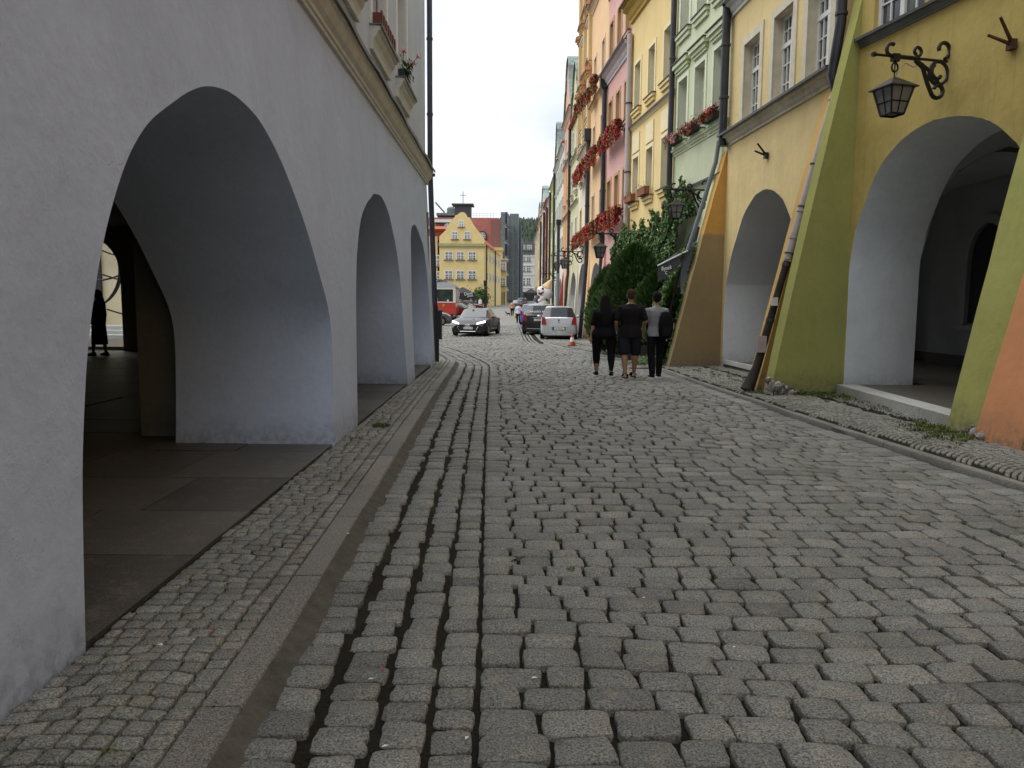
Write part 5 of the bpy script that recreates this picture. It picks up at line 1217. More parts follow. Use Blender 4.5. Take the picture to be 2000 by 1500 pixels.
# ------------------------------------------------------------ wrought iron lanterns
def spiral(c, r0, r1, a0, a1, n=16):
    """spiral in the local x-z plane"""
    return [(c[0]+lerp(r0, r1, i/n)*cos(lerp(a0, a1, i/n)), 0, c[1]+lerp(r0, r1, i/n)*sin(lerp(a0, a1, i/n))) for i in range(n+1)]
M_LGLASS = plain('lantern_glass', (.20, .20, .19), .25, var=.2)
def lantern(name, label, loc, rz, s=1., group=None, detail=True):
    """local -x points from the wall to the street; wall at x=0, arm at z=0"""
    t = thing(name, label, 'street lamp', loc, rz, group); n = 6
    m = MB(); m.tube([(-1.1*s, 0, 0), (-.02*s, 0, 0)], .017*s, n); m.tube([(-1.12*s, 0, 0), (-1.08*s, 0, 0)], .03*s, n); m.box(-.84*s, -.74*s, -.03*s, .03*s, -.06*s, .03*s); m.tube([(-.85*s, 0, .0), (-.45*s, 0, .0)], .026*s, n); obj('arm', m, M_IRON, t, smooth=True, sharp=40)
    m = MB(); m.tube([Vector(p)*s for p in [(-.50, 0, -.02), (-.38, 0, -.1), (-.30, 0, -.28), (-.22, 0, -.42)]]+[Vector(p)*s for p in spiral((-.14, -.36), .10, .055, R(215), R(520), 16)], .026*s, n)
    m.tube([Vector(p)*s for p in [(-.46, 0, -.03), (-.26, 0, -.14), (-.06, 0, -.34)]], .022*s, n)
    m.tube([Vector(p)*s for p in spiral((-.14, -.15), .14, .14, R(-180), R(180), 20)], .021*s, n); m.tube([Vector(p)*s for p in spiral((-.15, -.15), .11, .05, R(120), R(330), 12)], .025*s, n); obj('bracket_scrolls', m, M_IRON, t, smooth=True, sharp=40)
    m = MB(); m.tube([Vector(p)*s for p in spiral((-.09, .14), .115, .06, R(-75), R(200), 14)], .025*s, n); m.tube([Vector(p)*s for p in spiral((-.47, .085), .06, .04, R(-90), R(250), 12)], .021*s, n); m.tube([Vector(p)*s for p in spiral((-.85, .075), .07, .07, R(-90), R(-300), 10)], .022*s, n); obj('top_scrolls', m, M_IRON, t, smooth=True, sharp=40)
    if detail: m = MB(); m.tube([Vector(p)*s for p in [(-.79, .02, -.33), (-.72, .02, -.14), (-.62, .02, -.06), (-.5, .02, -.10), (-.35, .02, -.03)]], .006*s, 5); obj('cable', m, plain('pale_cable', (.3, .3, .28), .6), t)
    lx = -.79*s; m = MB(); m.tube([Vector((lx, 0, -.13*s))+Vector((.045*s*cos(a), 0, .055*s*sin(a))) for a in [2*pi*k/10 for k in range(11)]], .012*s, 5); m.tube([(lx, 0, -.06*s), (lx, 0, -.26*s)], .010*s, 5); obj('hook', m, M_IRON, t)
    z0, z1, z2 = -.25*s, -.38*s, -.70*s; rt, rr, rb = .03*s, .285*s, .13*s; ri = .23*s
    A = lambda r, z: [(lx+r*cos(a), r*sin(a), z) for a in (R(45), R(135), R(225), R(315))]
    m = MB(); m.ring([A(rt, z0), A(rr, z1), A(rr, z1-.012*s), A(ri, z1-.012*s)], True); obj('lamp_roof', m, plain('lamp_tin', (.05, .047, .045), .5, .4, var=.3), t)
    fr = MB(); T, B = A(ri, z1), A(rb, z2)
    for k in range(4):
        k2 = (k+1) % 4; fr.tube([T[k], B[k]], .014*s, 5); fr.tube([B[k], B[k2]], .014*s, 5); fr.tube([T[k], T[k2]], .012*s, 5)
        a = Vector(T[k]).lerp(Vector(T[k2]), .5); b = Vector(B[k]).lerp(Vector(B[k2]), .5); fr.tube([a, b], .008*s, 4); a = Vector(T[k]).lerp(Vector(B[k]), .55); b = Vector(T[k2]).lerp(Vector(B[k2]), .55); fr.tube([a, b], .008*s, 4)
    obj('lamp_frame', fr, M_IRON, t); m = MB(); m.ring([A(ri*.96, z1-.01*s), A(rb*.94, z2+.01*s)], True); obj('glass', m, M_LGLASS, t); return t
# big lamp on the ochre wall
pw = on_plane(1852, 128, (*PF1, 0), (-sin(rz1), cos(rz1), 0)); d1 = Vector((-cos(rz1+pi/2), -sin(rz1+pi/2), 0))
tip = on_plane(1722, 120, (*PF1, 0), (-sin(rz1), cos(rz1), 0))
# arm points out of the wall and slightly away from the viewer
lantern('wall_lantern', 'large wrought iron lantern on a scrolled bracket above the wide ochre arch', (pw.x, pw.y, pw.z+.05), rz1+pi/2+R(2), 1.10)
for px, Y, py, s, lb in ((1320, 20.2, 378, 1.05, 'iron lantern hanging in front of the ivy on the sage house'), (1202, 28.6, 462, 1.25, 'iron lantern on a scroll bracket between the ivy and red geraniums'), (1137, 40.5, 495, 1.25, 'iron lantern on the golden house, second past the geraniums'), (1107, 46.5, 503, 1.2, 'iron lantern on a bracket next to the dark tall street pole'), (1087, 61, 537, 1.2, 'iron lantern above the inflatable clown head')):
    x = rowx(Y) if Y > 22 else rowx(Y)+.0; lantern('wall_lantern', lb, (x, Y, ZatY(px, py, Y)+.1), R(0), s, detail=False)
br = thing('iron_bracket', 'small empty wrought iron bracket on the wall inside the wide arch', 'bracket', (10.25, 18.4, 2.05), R(-80)); m = MB(); m.tube([(0, 0, 0), (.45, 0, 0)], .014, 5); m.tube([(0, 0, .03), (0, 0, -.35)], .02, 5); m.tube([Vector(p)*1 for p in spiral((.14, -.12), .12, .04, R(90), R(520), 14)], .010, 5); obj('scroll', m, M_IRON, br)
def anchor(px, py, p0, rz, s, lb, mat):
    p = on_plane(px, py, (*p0, 0), (-sin(rz), cos(rz), 0)); n = Vector((sin(rz), -cos(rz), 0)); al = Vector((cos(rz), sin(rz), 0))
    spikes(p+n*.03, lb, [tuple((n*.25-al*.10+Vector((0, 0, .12)))*s), tuple((n*.25+al*.06+Vector((0, 0, .26)))*s)], mat)
anchor(1982, 88, PF1, rz1, 1.1, 'rusty forked iron anchor high on the ochre wall', M_RUST); anchor(1500, 304, PF2, rz2, .9, 'dark forked iron anchor on the straw yellow wall', M_IRON)
anchor(1354, 380, (4.72, 23.2), rzG, .9, 'ochre painted forked iron anchor on the sage green wall', plain('anchor_ochre', (.35, .28, .1), .8))

# street pole
Y = 44.; x = XatY(1089, Y)
sp = thing('street_pole', 'tall dark street pole with a grey lower half', 'pole', (x, Y, gz(Y))); m = MB(); m.tube([(0, 0, 3.4), (0, 0, 6.3)], .09, 8); obj('upper_pole', m, M_PIPE, sp); m = MB(); m.tube([(0, 0, 0), (0, 0, 3.4)], .10, 8); obj('lower_pole', m, plain('grey_pole', (.22, .23, .25), .5), sp)
m = MB(); m.tube([(0, 0, 6.1), (.0, 0, 6.4)], .14, 8); obj('finial', m, M_IRON, sp)
Y = 122.; sp = thing('street_pole', 'thin dark post at the corner of the yellow gabled house', 'pole', (XatY(947, Y), Y, gz(Y))); m = MB(); m.tube([(0, 0, 0), (0, 0, 3.9)], .13, 8); obj('shaft', m, M_IRON, sp); m = MB(); m.box(-.2, .2, -.2, .2, 3.5, 4.4); obj('lamp_head', m, M_IRON, sp)

# black awning by the ivy
aw = thing('awning', 'black cafe awning with a white edge and lettering, half hidden in the ivy', 'awning')
pA, pB, pC = atY(1285, 519, 20.0), atY(1315, 503, 19.45), atY(1343, 490, 19.1)
m = MB(); up_ = Vector((.75, .55, .50)); m.add([pA, pC, pC+up_, pA+up_], [(0, 1, 2, 3)]); obj('canopy', m, plain('black_canvas', (.02, .02, .022), .8), aw)
dn = Vector((0, 0, -.42)); m = MB(); m.add([pA, pC, pC+dn*.5, pA.lerp(pC, .55)+dn, pA+dn*1.0], [(0, 1, 2, 3, 4)]); obj('valance', m, plain('black_canvas', (.02, .02, .022), .8), aw)
m = MB(); m.tube([pA, pC], .022, 6); obj('edge_bar', m, M_WHITE, aw)
def text(par, s, size, loc, rot, mat, ext=.002, name='lettering', align='CENTER'):
    c = bpy.data.curves.new(name, 'FONT'); c.body = s; c.size = size; c.extrude = ext; c.align_x = align; c.align_y = 'CENTER'; c.materials.append(mat)
    tmp = bpy.data.objects.new(name, c); COL.objects.link(tmp); me = bpy.data.meshes.new_from_object(tmp.evaluated_get(bpy.context.evaluated_depsgraph_get())); bpy.data.objects.remove(tmp)
    o = bpy.data.objects.new(name, me); COL.objects.link(o); o.parent = par; o.location = loc; o.rotation_euler = rot; return o
M_WT = plain('white_print', (.75, .75, .72), .6); M_BT = plain('black_print', (.02, .02, .02), .6)
aa = math.atan2(pC.y-pA.y, pC.x-pA.x)
q = pA.lerp(pC, .30)+Vector((0, 0, -.17))+Vector((-.0, -.03, 0)); text(aw, 'Rynek', .15, q, (R(90), R(-6), aa), M_WT); text(aw, 'C', .12, q+Vector((0, 0, -.12)), (R(90), 0, aa), M_WT)
# ------------------------------------------------------------ cars
M_TYRE = plain('tyre', (.014, .014, .014), .85); M_RIM = plain('rim', (.32, .32, .33), .35, .8); M_CHROME = plain('chrome', (.7, .7, .7), .2, 1); M_CARGL = plain('car_glass', (.03, .037, .04), .06, spec=.8, var=.3)
M_TAIL = plain('tail_light', (.35, .01, .015), .2, spec=.8); M_PLATE = plain('plate_white', (.78, .78, .74), .5)
def emis(name, col, st):
    m, nt, b = nodes(name); b.inputs['Emission Color'].default_value = (*col, 1); b.inputs['Emission Strength'].default_value = st; b.inputs['Base Color'].default_value = (.8, .8, .8, 1); return m
M_HEAD = emis('headlight_on', (1, .97, 1), 1.6); M_HOFF = plain('lamp_clear', (.45, .46, .47), .15)
def car(name, label, x, y, rz, col, kind, W=1.78, H=1.46, Ln=4.3, mt=None, cat='car', group=None, hl=False, metal=.3, coat=1.):
    t = thing(name, label, cat, (x, y, gz(y)+.012), rz, group); P_ = paint('car_'+name+str(col), col, coat, metal=metal)
    h = W/2; a = Ln/2; s = H/1.46
    if kind == 'hatch':
        st = [(-a, .80, .50, .70, .56, 0), (-a+.05, .92, .84, .86, .93, 0), (-a+.09, .96, .92, .84, .97, 0), (-a+.36, .98, .93, .70, 1.40, 2), (-a+.5, .99, .93, .70, 1.44, 0), (-a+1.35, 1, .92, .70, 1.46, 1), (-a+1.45, 1, .92, .70, 1.46, 0), (-a+2.25, 1, .90, .70, 1.42, 1), (a-.95, .99, .90, .82, .98, 2), (a-.5, .97, .84, .78, .90, 0), (a-.12, .90, .66, .72, .74, 0), (a, .78, .48, .6, .54, 0)]
    else:
        st = [(-a, .80, .55, .70, .62, 0), (-a+.08, .92, .84, .84, .93, 0), (-a+.55, .97, .90, .80, .99, 0), (-a+1.3, .99, .92, .66, 1.37, 2), (-a+1.45, 1, .92, .66, 1.40, 0), (-a+2.1, 1, .92, .68, 1.43, 1), (-a+2.2, 1, .92, .68, 1.43, 0), (-a+2.75, 1, .91, .68, 1.39, 1), (a-1.35, 1, .90, .80, .98, 2), (a-.7, .98, .85, .78, .93, 0), (a-.18, .93, .70, .74, .80, 0), (a, .84, .50, .68, .60, 0)]
    def half(q):
        yy, w, zb, wt, zt, f = q; w *= h; wt *= h; zb *= s; zt *= s
        e = .0 if f != -1 else 0
        return [(0, .20), (w*.86, .20), (w*.985, .30), (w, .20+(zb-.2)*.6), (w*.965, zb), (wt, zt-.035), (wt*.86, zt), (wt*.4, zt+.012), (0, zt+.015)]
    rings = [[(px, q[0], pz) for px, pz in half(q)]+[(-px, q[0], pz) for px, pz in reversed(half(q)[1:-1])] for q in st]
    n = len(rings[0]); K = 9
    body, gl, scr, rw = MB(), MB(), MB(), MB()
    vs = [p for r in rings for p in r]
    for i in range(len(rings)-1):
        g = st[i+1][5]; cabin = g in (1, 2) or (st[i+1][5] == 0 and False)
        for j in range(n):
            k = (j+1) % n; f = (i*n+j, i*n+k, (i+1)*n+k, (i+1)*n+j); sj = j if j < 8 else n-1-j
            tgt = body
            if g == 2 and sj in (5, 6, 7): tgt = scr if st[i+1][0] > 0 else rw
            elif g == 2 and sj == 4: tgt = gl
            elif g == 1 and sj == 4: tgt = gl
            tgt.add([vs[q] for q in f], [(0, 1, 2, 3)])
    body.add(rings[0], [tuple(range(n))]); body.add(rings[-1], [tuple(range(n))])
    for m_ in (body,):
        pass
    def wobj(nm, mb, mt_):
        me = mb.mesh(nm, [mt_]); 
        import bmesh as bm_
        b = bm_.new(); b.from_mesh(me); bm_.ops.remove_doubles(b, verts=b.verts, dist=.0005); bm_.ops.recalc_face_normals(b, faces=b.faces); b.to_mesh(me); b.free()
        me.polygons.foreach_set('use_smooth', [True]*len(me.polygons)); me.set_sharp_from_angle(angle=R(32)); return obj(nm, me, None, t)
    wobj('body', body, P_); wobj('side_windows', gl, M_CARGL); wobj('windscreen', scr, M_CARGL); wobj('rear_window', rw, M_CARGL)
    u = MB(); u.box(-h*.85, h*.85, -a+.15, a-.15, .13, .32); obj('underbody', u, M_BLACK, t)
    r = .315
    for yy in (-a+.72, a-.82):
        for sx in (-1, 1):
            w_ = MB(); w_.tube([(sx*(h-.20), yy, r), (sx*(h-.19), yy, r), (sx*(h-.01), yy, r), (sx*(h+.0), yy, r)], [r*.9, r, r, r*.93], 20); wh = obj('wheel', w_, M_TYRE, t, smooth=True, sharp=30)
            w_ = MB(); w_.tube([(sx*(h-.01), yy, r), (sx*(h+.006), yy, r)], [r*.66, r*.62], 16); obj('rim', w_, M_RIM, wh)
            w_ = MB(); pts = [(yy+(r+.06)*cos(q), r+(r+.06)*sin(q)) for q in [pi*k/12 for k in range(13)]]; w_.prism([(p[0], p[1]) for p in pts]+[(yy-(r+.06), .2), (yy+(r+.06), .2)], sx*(h-.22), sx*(h-.003), 'x'); obj('wheel_arch', w_, M_BLACK, t)
    for sx in (-1, 1):
        q = MB(); q.ell((sx*(h+.10), a-1.45 if kind != 'hatch' else a-1.05, .98*s), (.10, .06, .065)); obj('wing_mirror', q, P_, t, smooth=True)
        hd = MB()
        if hl: hd.add([(sx*h*.94, a-.22, .70), (sx*h*.50, a+.012, .615), (sx*h*.50, a+.0, .68), (sx*h*.60, a-.06, .715), (sx*h*.92, a-.26, .80)], [(0, 1, 2, 3, 4)]); hd.add([(sx*h*.94, a-.20, .70), (sx*h*.50, a+.03, .61), (sx*h*.50, a+.03, .68), (sx*h*.60, a+.0, .72), (sx*h*.90, a-.12, .775)], [(0, 1, 2, 3, 4)])
        else: hd.add([(sx*h*.93, a-.2, .62), (sx*h*.45, a+.01, .55), (sx*h*.45, a-.02, .66), (sx*h*.9, a-.26, .78)], [(0, 1, 2, 3)])
        obj('headlight', hd, M_HEAD if hl else M_HOFF, t)
        tl_ = MB(); 
        if kind == 'hatch': tl_.prism([(sx*h*.66, .66*s), (sx*h*.93, .66*s), (sx*h*.90, .98*s), (sx*h*.76, .98*s), (sx*h*.72, .90*s)], -a-.012+.0, -a+.12, 'y')
        else: tl_.prism([(sx*h*.5, .72*s), (sx*h*.92, .72*s), (sx*h*.9, .86*s), (sx*h*.5, .86*s)], -a-.01, -a+.1, 'y')
        obj('tail_light', tl_, M_TAIL, t)
    return t
def plate(t, y, z, txt, facing, mat=M_PLATE, tm=M_BT, w=.52, h=.115):
    m = MB(); m.box(-w/2, w/2, min(y, y+.012*facing), max(y, y+.012*facing), z-h/2, z+h/2); p = obj('number_plate', m, mat, t)
    m = MB(); m.box(-w/2 if facing < 0 else w/2-.045, -w/2+.045 if facing < 0 else w/2, min(y+.0125*facing, y+.014*facing), max(y+.0125*facing, y+.014*facing), z-h/2, z+h/2); obj('plate_band', m, plain('eu_blue', (.02, .06, .35), .5), p)
    text(p, txt, h*.82, (.02 if facing < 0 else -.02, y+.014*facing, z-.003), (R(90), 0, 0 if facing < 0 else pi), tm, .001); return p
# moving dark grey saloon
YA = 39.2; xa_ = XatY(914, YA); ya = R(180-9)
A_ = car('dark_grey_saloon', 'dark grey saloon driving towards us with bright headlights on', xa_+sin(R(9))*2.3, YA+2.3, ya, (.016, .016, .019), 'saloon', 1.85, 1.43, 4.7, hl=True, metal=.0, coat=.45)
fy = 2.35
m = MB(); hexp = [(-.46, .60), (.46, .60), (.53, .48), (.40, .25), (-.40, .25), (-.53, .48)]; m.prism(hexp, fy-.05, fy+.025, 'y'); g_ = obj('grille', m, M_BLACK, A_)
m = MB(); hp = [(a, fy+.03, b) for a, b in hexp]; m.tube(hp+[hp[0]], .012, 5); obj('grille_frame', m, M_CHROME, g_)
for k in range(4): m = MB(); m.tube([((k-1.5)*.062+.045*cos(q), fy+.045, .55+.045*sin(q)) for q in [2*pi*i/12 for i in range(13)]], .006, 5); obj('badge_ring', m, M_CHROME, A_)
plate(A_, fy+.03, .42, 'BM DK 539', 1)
for sx in (-1, 1): m = MB(); m.add([(sx*.56, fy-.0, .42), (sx*.84, fy-.14, .44), (sx*.84, fy-.14, .28), (sx*.50, fy-.0, .24)], [(0, 1, 2, 3)]); m.box(min(sx*.55, sx*.83), max(sx*.55, sx*.83), fy-.16, fy-.02, .26, .42); obj('air_intake', m, M_BLACK, A_)
m = MB(); m.tube([(0, .98, 1.33), (0, .93, 1.28)], .05, 6); obj('rear_view_mirror', m, M_BLACK, A_)
# silver hatchback seen from behind
B_ = car('silver_hatchback', 'small silver hatchback parked with its rear to us beside the traffic cone', XatY(1096, 36.2), 36.2+1.8, R(-3), (.60, .61, .62), 'hatch', 1.76, 1.56, 3.6, metal=.4)
plate(B_, -1.81, .52, 'DJ 76123', -1)
m = MB(); m.prism([(-.31, .44), (.31, .44), (.34, .60), (-.34, .60)], -1.808, -1.76, 'y'); obj('plate_recess', m, M_ZINC, B_)
m = MB(); m.tube([(0, -1.80, .90), (0, -1.74, .93)], .035, 8); m.box(-.02, .02, -1.81, -1.75, .78, .83); obj('badge', m, M_BLACK, B_)
m = MB(); m.tube([(0, -.9, 1.49), (.0, -1.05, 1.66)], .006, 4); obj('aerial', m, M_BLACK, B_)
m = MB(); m.tube([(-.1, -1.46, 1.35), (-.1, -1.49, 1.10)], .01, 5); obj('wiper', m, M_BLACK, B_)
# black crossover with white print
C_ = car('black_crossover', 'black crossover parked ahead of the silver hatchback, with white print on its rear window', XatY(1058, 42), 42+2.15, R(-5), (.012, .012, .014), 'hatch', 1.80, 1.62, 4.3)
plate(C_, -2.17, .80, 'DJ 5N1', -1); m = MB(); m.box(-.3, .3, -2.17, -2.14, .90, .94); obj('chrome_strip', m, M_CHROME, C_); m = MB(); m.box(-.62, .62, -2.19, -2.1, .30, .335); obj('bumper_strip', m, M_CHROME, C_)
text(C_, 'CARGOO 50', .17, (-.12, -2.06, 1.24), (R(90-32), 0, 0), M_WT, .002)
D_ = car('silver_estate', 'pale silver car parked beyond the black crossover', XatY(1060, 51), 51+2, R(-6), (.35, .38, .38), 'hatch', 1.8, 1.68, 4.2, metal=.5)
E_ = car('blue_hatchback', 'bright blue hatchback parked furthest along the right hand line', XatY(1040, 60), 60+2, R(-4), (.03, .10, .42), 'hatch', 1.75, 1.62, 3.9, metal=.3)
F_ = car('white_hatchback', 'white hatchback parked across the square behind the tram', XatY(893, 92), 92, R(-62), (.62, .63, .63), 'hatch', 1.8, 1.5, 4.2, metal=.1)
car('silver_far_car', 'silver car just behind the white hatchback in the square', XatY(896, 99), 99, R(-60), (.36, .38, .4), 'hatch', 1.8, 1.6, 4.3)
car('dark_red_car', 'dark red car showing its nose beside the pedestrians in the square', XatY(912, 104), 104, R(-68), (.14, .01, .02), 'saloon', 1.75, 1.45, 4.2)
car('maroon_car', 'maroon and black car tucked between the tram and the grey saloon', XatY(897, 80), 80, R(-100), (.20, .012, .012), 'hatch', 1.75, 1.45, 4.2)
car('grey_parked_car', 'grey car half hidden behind the corner of the arcade house', XatY(826, 58), 58, R(-75), (.12, .125, .13), 'hatch', 1.75, 1.5, 4.2)
car('black_far_car', 'black car in the shade at the far end of the street', XatY(1011, 112), 112, R(-4), (.012, .012, .013), 'saloon', 1.8, 1.5, 4.3)
car('dark_far_suv', 'dark car with red tail lights under the far black parasol', XatY(1020, 118), 118, R(-2), (.05, .012, .015), 'hatch', 1.8, 1.7, 4.3)

# museum tram
TY = 69.; tr_ = thing('tram', 'old red and cream tram standing in the square', 'tram', (XatY(866.5, TY), TY, gz(TY)), R(2))
RED = paint('tram_red', (.48, .035, .02), .6, .4, 0); CRM = plain('tram_cream', (.68, .66, .60), .5)
m = MB(); m.prism([(-1.0, .55), (1.0, .55), (1.06, .75), (1.06, 1.62), (-1.06, 1.62), (-1.06, .75)], 0, 9, 'y'); obj('lower_body', m, RED, tr_)
m = MB(); 
for x0, x1 in ((-1.06, -.80), (.84, 1.06)): m.box(x0, x1, -.0, .15, 1.68, 2.85)
m.box(-1.06, 1.06, .0, .15, 2.78, 3.02); m.box(-1.07, 1.07, -.01, .16, 1.60, 1.69)
for k in range(6):
    for sx in (-1, 1): m.box(min(sx*1.06, sx*.98), max(sx*1.06, sx*.98), .2+k*1.6, .5+k*1.6, 1.68, 2.9)
m.box(-1.06, 1.06, 8.85, 9, 1.62, 3.0); obj('window_frame', m, CRM, tr_)
m = MB(); m.box(-.80, .84, .05, .08, 1.69, 2.78); obj('windscreen', m, plain('tram_glass', (.035, .05, .04), .08, var=.5, vs=2), tr_)
for k in range(5): m = MB(); m.box(-1.03, -1.01, .5+k*1.6, 1.8+k*1.6, 1.69, 2.8); obj('side_window', m, M_CARGL, tr_)
m = MB(); m.prism([(-1.08, 3.0), (1.08, 3.0), (1.02, 3.22), (.7, 3.36), (0, 3.42), (-.7, 3.36), (-1.02, 3.22)], -.05, 9.05, 'y'); rf = obj('roof', m, plain('tram_roof', (.42, .44, .46), .6), tr_)
m = MB(); m.box(-.6, .0, .8, 7, 3.4, 3.66); m.box(-.8, -.2, .6, .9, 3.6, 3.7); obj('roof_gear', m, M_ZINC, rf)
m = MB(); m.box(-.95, .95, .2, 8.8, .25, .56); obj('skirt', m, M_BLACK, tr_)
for yy in (2.8, 6.2):
    for sx in (-1, 1): m = MB(); m.tube([(sx*.72, yy, .38), (sx*.82, yy, .38)], .38, 14); obj('wheel', m, M_TYRE, tr_)
m = MB(); m.tube([(.0, -.02, 1.36), (0, -.05, 1.36)], .12, 10); m.tube([(.0, -.04, 1.36), (0, -.07, 1.36)], .08, 10); obj('crest', m, plain('brass', (.6, .36, .06), .4, .6), tr_)
m = MB(); m.box(-.45, .42, -.012, 0, .66, .69); m.box(-.62, -.5, -.012, 0, .64, .72); obj('trim_line', m, plain('brass', (.6, .36, .06), .4, .6), tr_)
m = MB(); m.box(-.78, -.52, .03, .05, 1.74, 2.0); m.box(-.70, -.62, .03, .05, 2.42, 2.55); obj('notice', m, plain('red_notice', (.5, .08, .05), .6), tr_); m = MB(); m.box(.30, .46, .03, .05, 1.72, 1.86); obj('paper', m, M_PLATE, tr_)

# parasols
def marquee(name, label, x, y, w, zt, ze, val, txt=None):
    t = thing(name, label, 'parasol', (x, y, gz(y))); m = MB(); h = w/2; zt -= gz(y); ze -= gz(y)
    c = [(-h, -h, ze), (h, -h, ze), (h, h, ze), (-h, h, ze)]; d = [(p[0], p[1], ze-val) for p in c]
    m.add([(0, 0, zt)]+c+d, [(0, 1, 2), (0, 2, 3), (0, 3, 4), (0, 4, 1), (1, 5, 6, 2), (2, 6, 7, 3), (3, 7, 8, 4), (4, 8, 5, 1)]); obj('canopy', m, plain('black_canvas', (.02, .02, .022), .8), t)
    for p in c: m = MB(); m.tube([(p[0]*.97, p[1]*.97, 0), (p[0]*.97, p[1]*.97, ze)], .05, 5); obj('pole', m, M_IRON, t)
    if txt:
        for k, s in enumerate(txt): text(t, s[0], s[1], (s[2], -h-.03, s[3]-gz(y)), (R(90), R(-8), 0), M_WT, .01)
    return t
PY = 118.; marquee('black_marquee', 'black pointed cafe marquee with white lettering in front of the yellow house', XatY(904, PY+2), PY+2, 3.7, ZatY(905, 560.5, PY+2), ZatY(905, 572, PY), 1.4, [('Devil', .62, .95, ZatY(917, 573.5, PY-1.9)), ('pizza', .45, 1.25, ZatY(919, 577.3, PY-1.9)), ('Devil', .62, -1.0, ZatY(895, 573.5, PY-1.9)), ('pizza', .45, -.8, ZatY(896, 577.3, PY-1.9))])
PY = 100.; marquee('black_parasol', 'black square parasol over a cafe terrace at the far end of the row', XatY(1037, PY), PY, 1.9, ZatY(1037, 563.5, PY), ZatY(1037, 572, PY), .35)

# inflatable ice cream figure
IY = 57.; cx_ = XatY(1063, IY); q = lambda px, py: (XatY(px, IY)-cx_, 0, ZatY(px, py, IY)-gz(IY))
ic = thing('inflatable_figure', 'big white inflatable ice cream clown with a wafer cone hat behind the parked cars', 'inflatable', (cx_, IY, gz(IY)))
M_INF = plain('inflatable_white', (.70, .68, .66), .45, var=.04); m = MB()
hc = q(1064, 574); m.ell(hc, (.56, .5, .56), 18, 12)
m.ell(q(1058, 568), (.38, .40, .34), 14, 9); obj('head', m, M_INF, ic, smooth=True)
a_, b_ = Vector(q(1068, 560)), Vector(q(1077.5, 544)); m = MB(); m.tube([a_-Vector((.06, 0, .10)), a_.lerp(b_, .5), b_], [.38, .18, .015], 16); obj('cone_hat', m, plain('wafer', (.62, .45, .24), .8), ic, smooth=True)
m = MB(); m.ell(tuple(Vector(q(1051.5, 567))+Vector((0, -.2, 0))), (.10, .10, .08)); obj('nose', m, plain('orange_nose', (.55, .17, .06), .6), ic, smooth=True)
m = MB(); m.ell(tuple(Vector(q(1059.5, 564))+Vector((0, -.46, 0))), (.09, .05, .09)); obj('eye', m, M_BLACK, ic, smooth=True)
m = MB(); m.tube([Vector(q(1052, 572))+Vector((0, -.42, 0)), Vector(q(1056, 573.5))+Vector((0, -.48, 0)), Vector(q(1061, 569))+Vector((0, -.5, 0))], [.06, .085, .03], 8); obj('mouth', m, plain('mouth_plum', (.10, .015, .05), .5), ic, smooth=True)
m = MB(); m.tube([Vector(q(1050.5, 573.5))+Vector((0, -.40, 0)), Vector(q(1056, 576))+Vector((0, -.47, 0))], .045, 8); obj('lip', m, plain('pink_lip', (.55, .22, .30), .5), ic, smooth=True)
m = MB(); m.tube([q(1057, 610), q(1060, 590), q(1062, 580)], [.5, .45, .30], 14); m.ell(tuple(Vector(q(1059, 582))+Vector((0, -.3, 0))), (.2, .2, .2)); m.ell(tuple(Vector(q(1054, 587))+Vector((0, -.3, 0))), (.16, .16, .15)); obj('body', m, M_INF, ic, smooth=True)
m = MB(); m.tube([Vector(q(1046, 590))+Vector((0, -.1, 0)), Vector(q(1054, 579))+Vector((0, -.1, 0))], [.26, .22], 10); m.ell(tuple(Vector(q(1067, 585))), (.16, .45, .15)); obj('waistcoat', m, plain('dark_waistcoat', (.04, .035, .055), .7), ic, smooth=True)

# traffic cone
tcx = thing('traffic_cone', 'red and white traffic cone beside the silver hatchback', 'traffic cone', (XatY(1119, 29.8), 29.8, gz(29.8)+.02)); m = MB(); m.box(-.17, .17, -.17, .17, 0, .035); obj('base', m, M_BLACK, tcx)
CR = plain('cone_red', (.50, .045, .02), .6)
for z0, z1, r0, r1, mt_ in ((.035, .17, .125, .098, CR), (.17, .34, .098, .062, M_WHITE), (.34, .47, .062, .03, CR)): m = MB(); m.lathe([(r0, z0), (r1, z1)], n=16); obj('band', m, mt_, tcx, smooth=True, sharp=40)
# ------------------------------------------------------------ people
SKIN = plain('skin', (.42, .24, .16), .6, var=.05); SKIN2 = plain('skin_tan', (.34, .18, .11), .6, var=.05)
def cloth(n, c): return plain('cloth_'+n, c, .9, 0, .15, .12, 8)
def remesh(o, v, sm=3):
    r = o.modifiers.new('join', 'REMESH'); r.mode = 'VOXEL'; r.voxel_size = v; r.use_smooth_shade = True
    s = o.modifiers.new('smooth', 'SMOOTH'); s.iterations = sm; s.factor = .5
def limb(mb, pts, rad, n=12):
    """closed tapering limb with rounded ends; rad entries are r or (rx, ry)"""
    pts = [Vector(p) for p in pts]; r = list(rad)
    d0 = (pts[0]-pts[1]).normalized(); d1 = (pts[-1]-pts[-2]).normalized(); f = lambda q: max(q) if isinstance(q, tuple) else q
    sc = lambda q, k: tuple(a*k for a in q) if isinstance(q, tuple) else q*k
    P = [pts[0]+d0*f(r[0])*.5]+pts+[pts[-1]+d1*f(r[-1])*.5]; mb.tube(P, [sc(r[0], .55)]+r+[sc(r[-1], .55)], n)
def torso(mb, rings, n=18):
    mb.ring([[(rx*cos(a)+ox, ry*sin(a)+oy, z) for a in [2*pi*k/n for k in range(n)]] for z, rx, ry, ox, oy in rings])
def bezpts(a, b, c): return [Vector(a), Vector(b), Vector(c)]
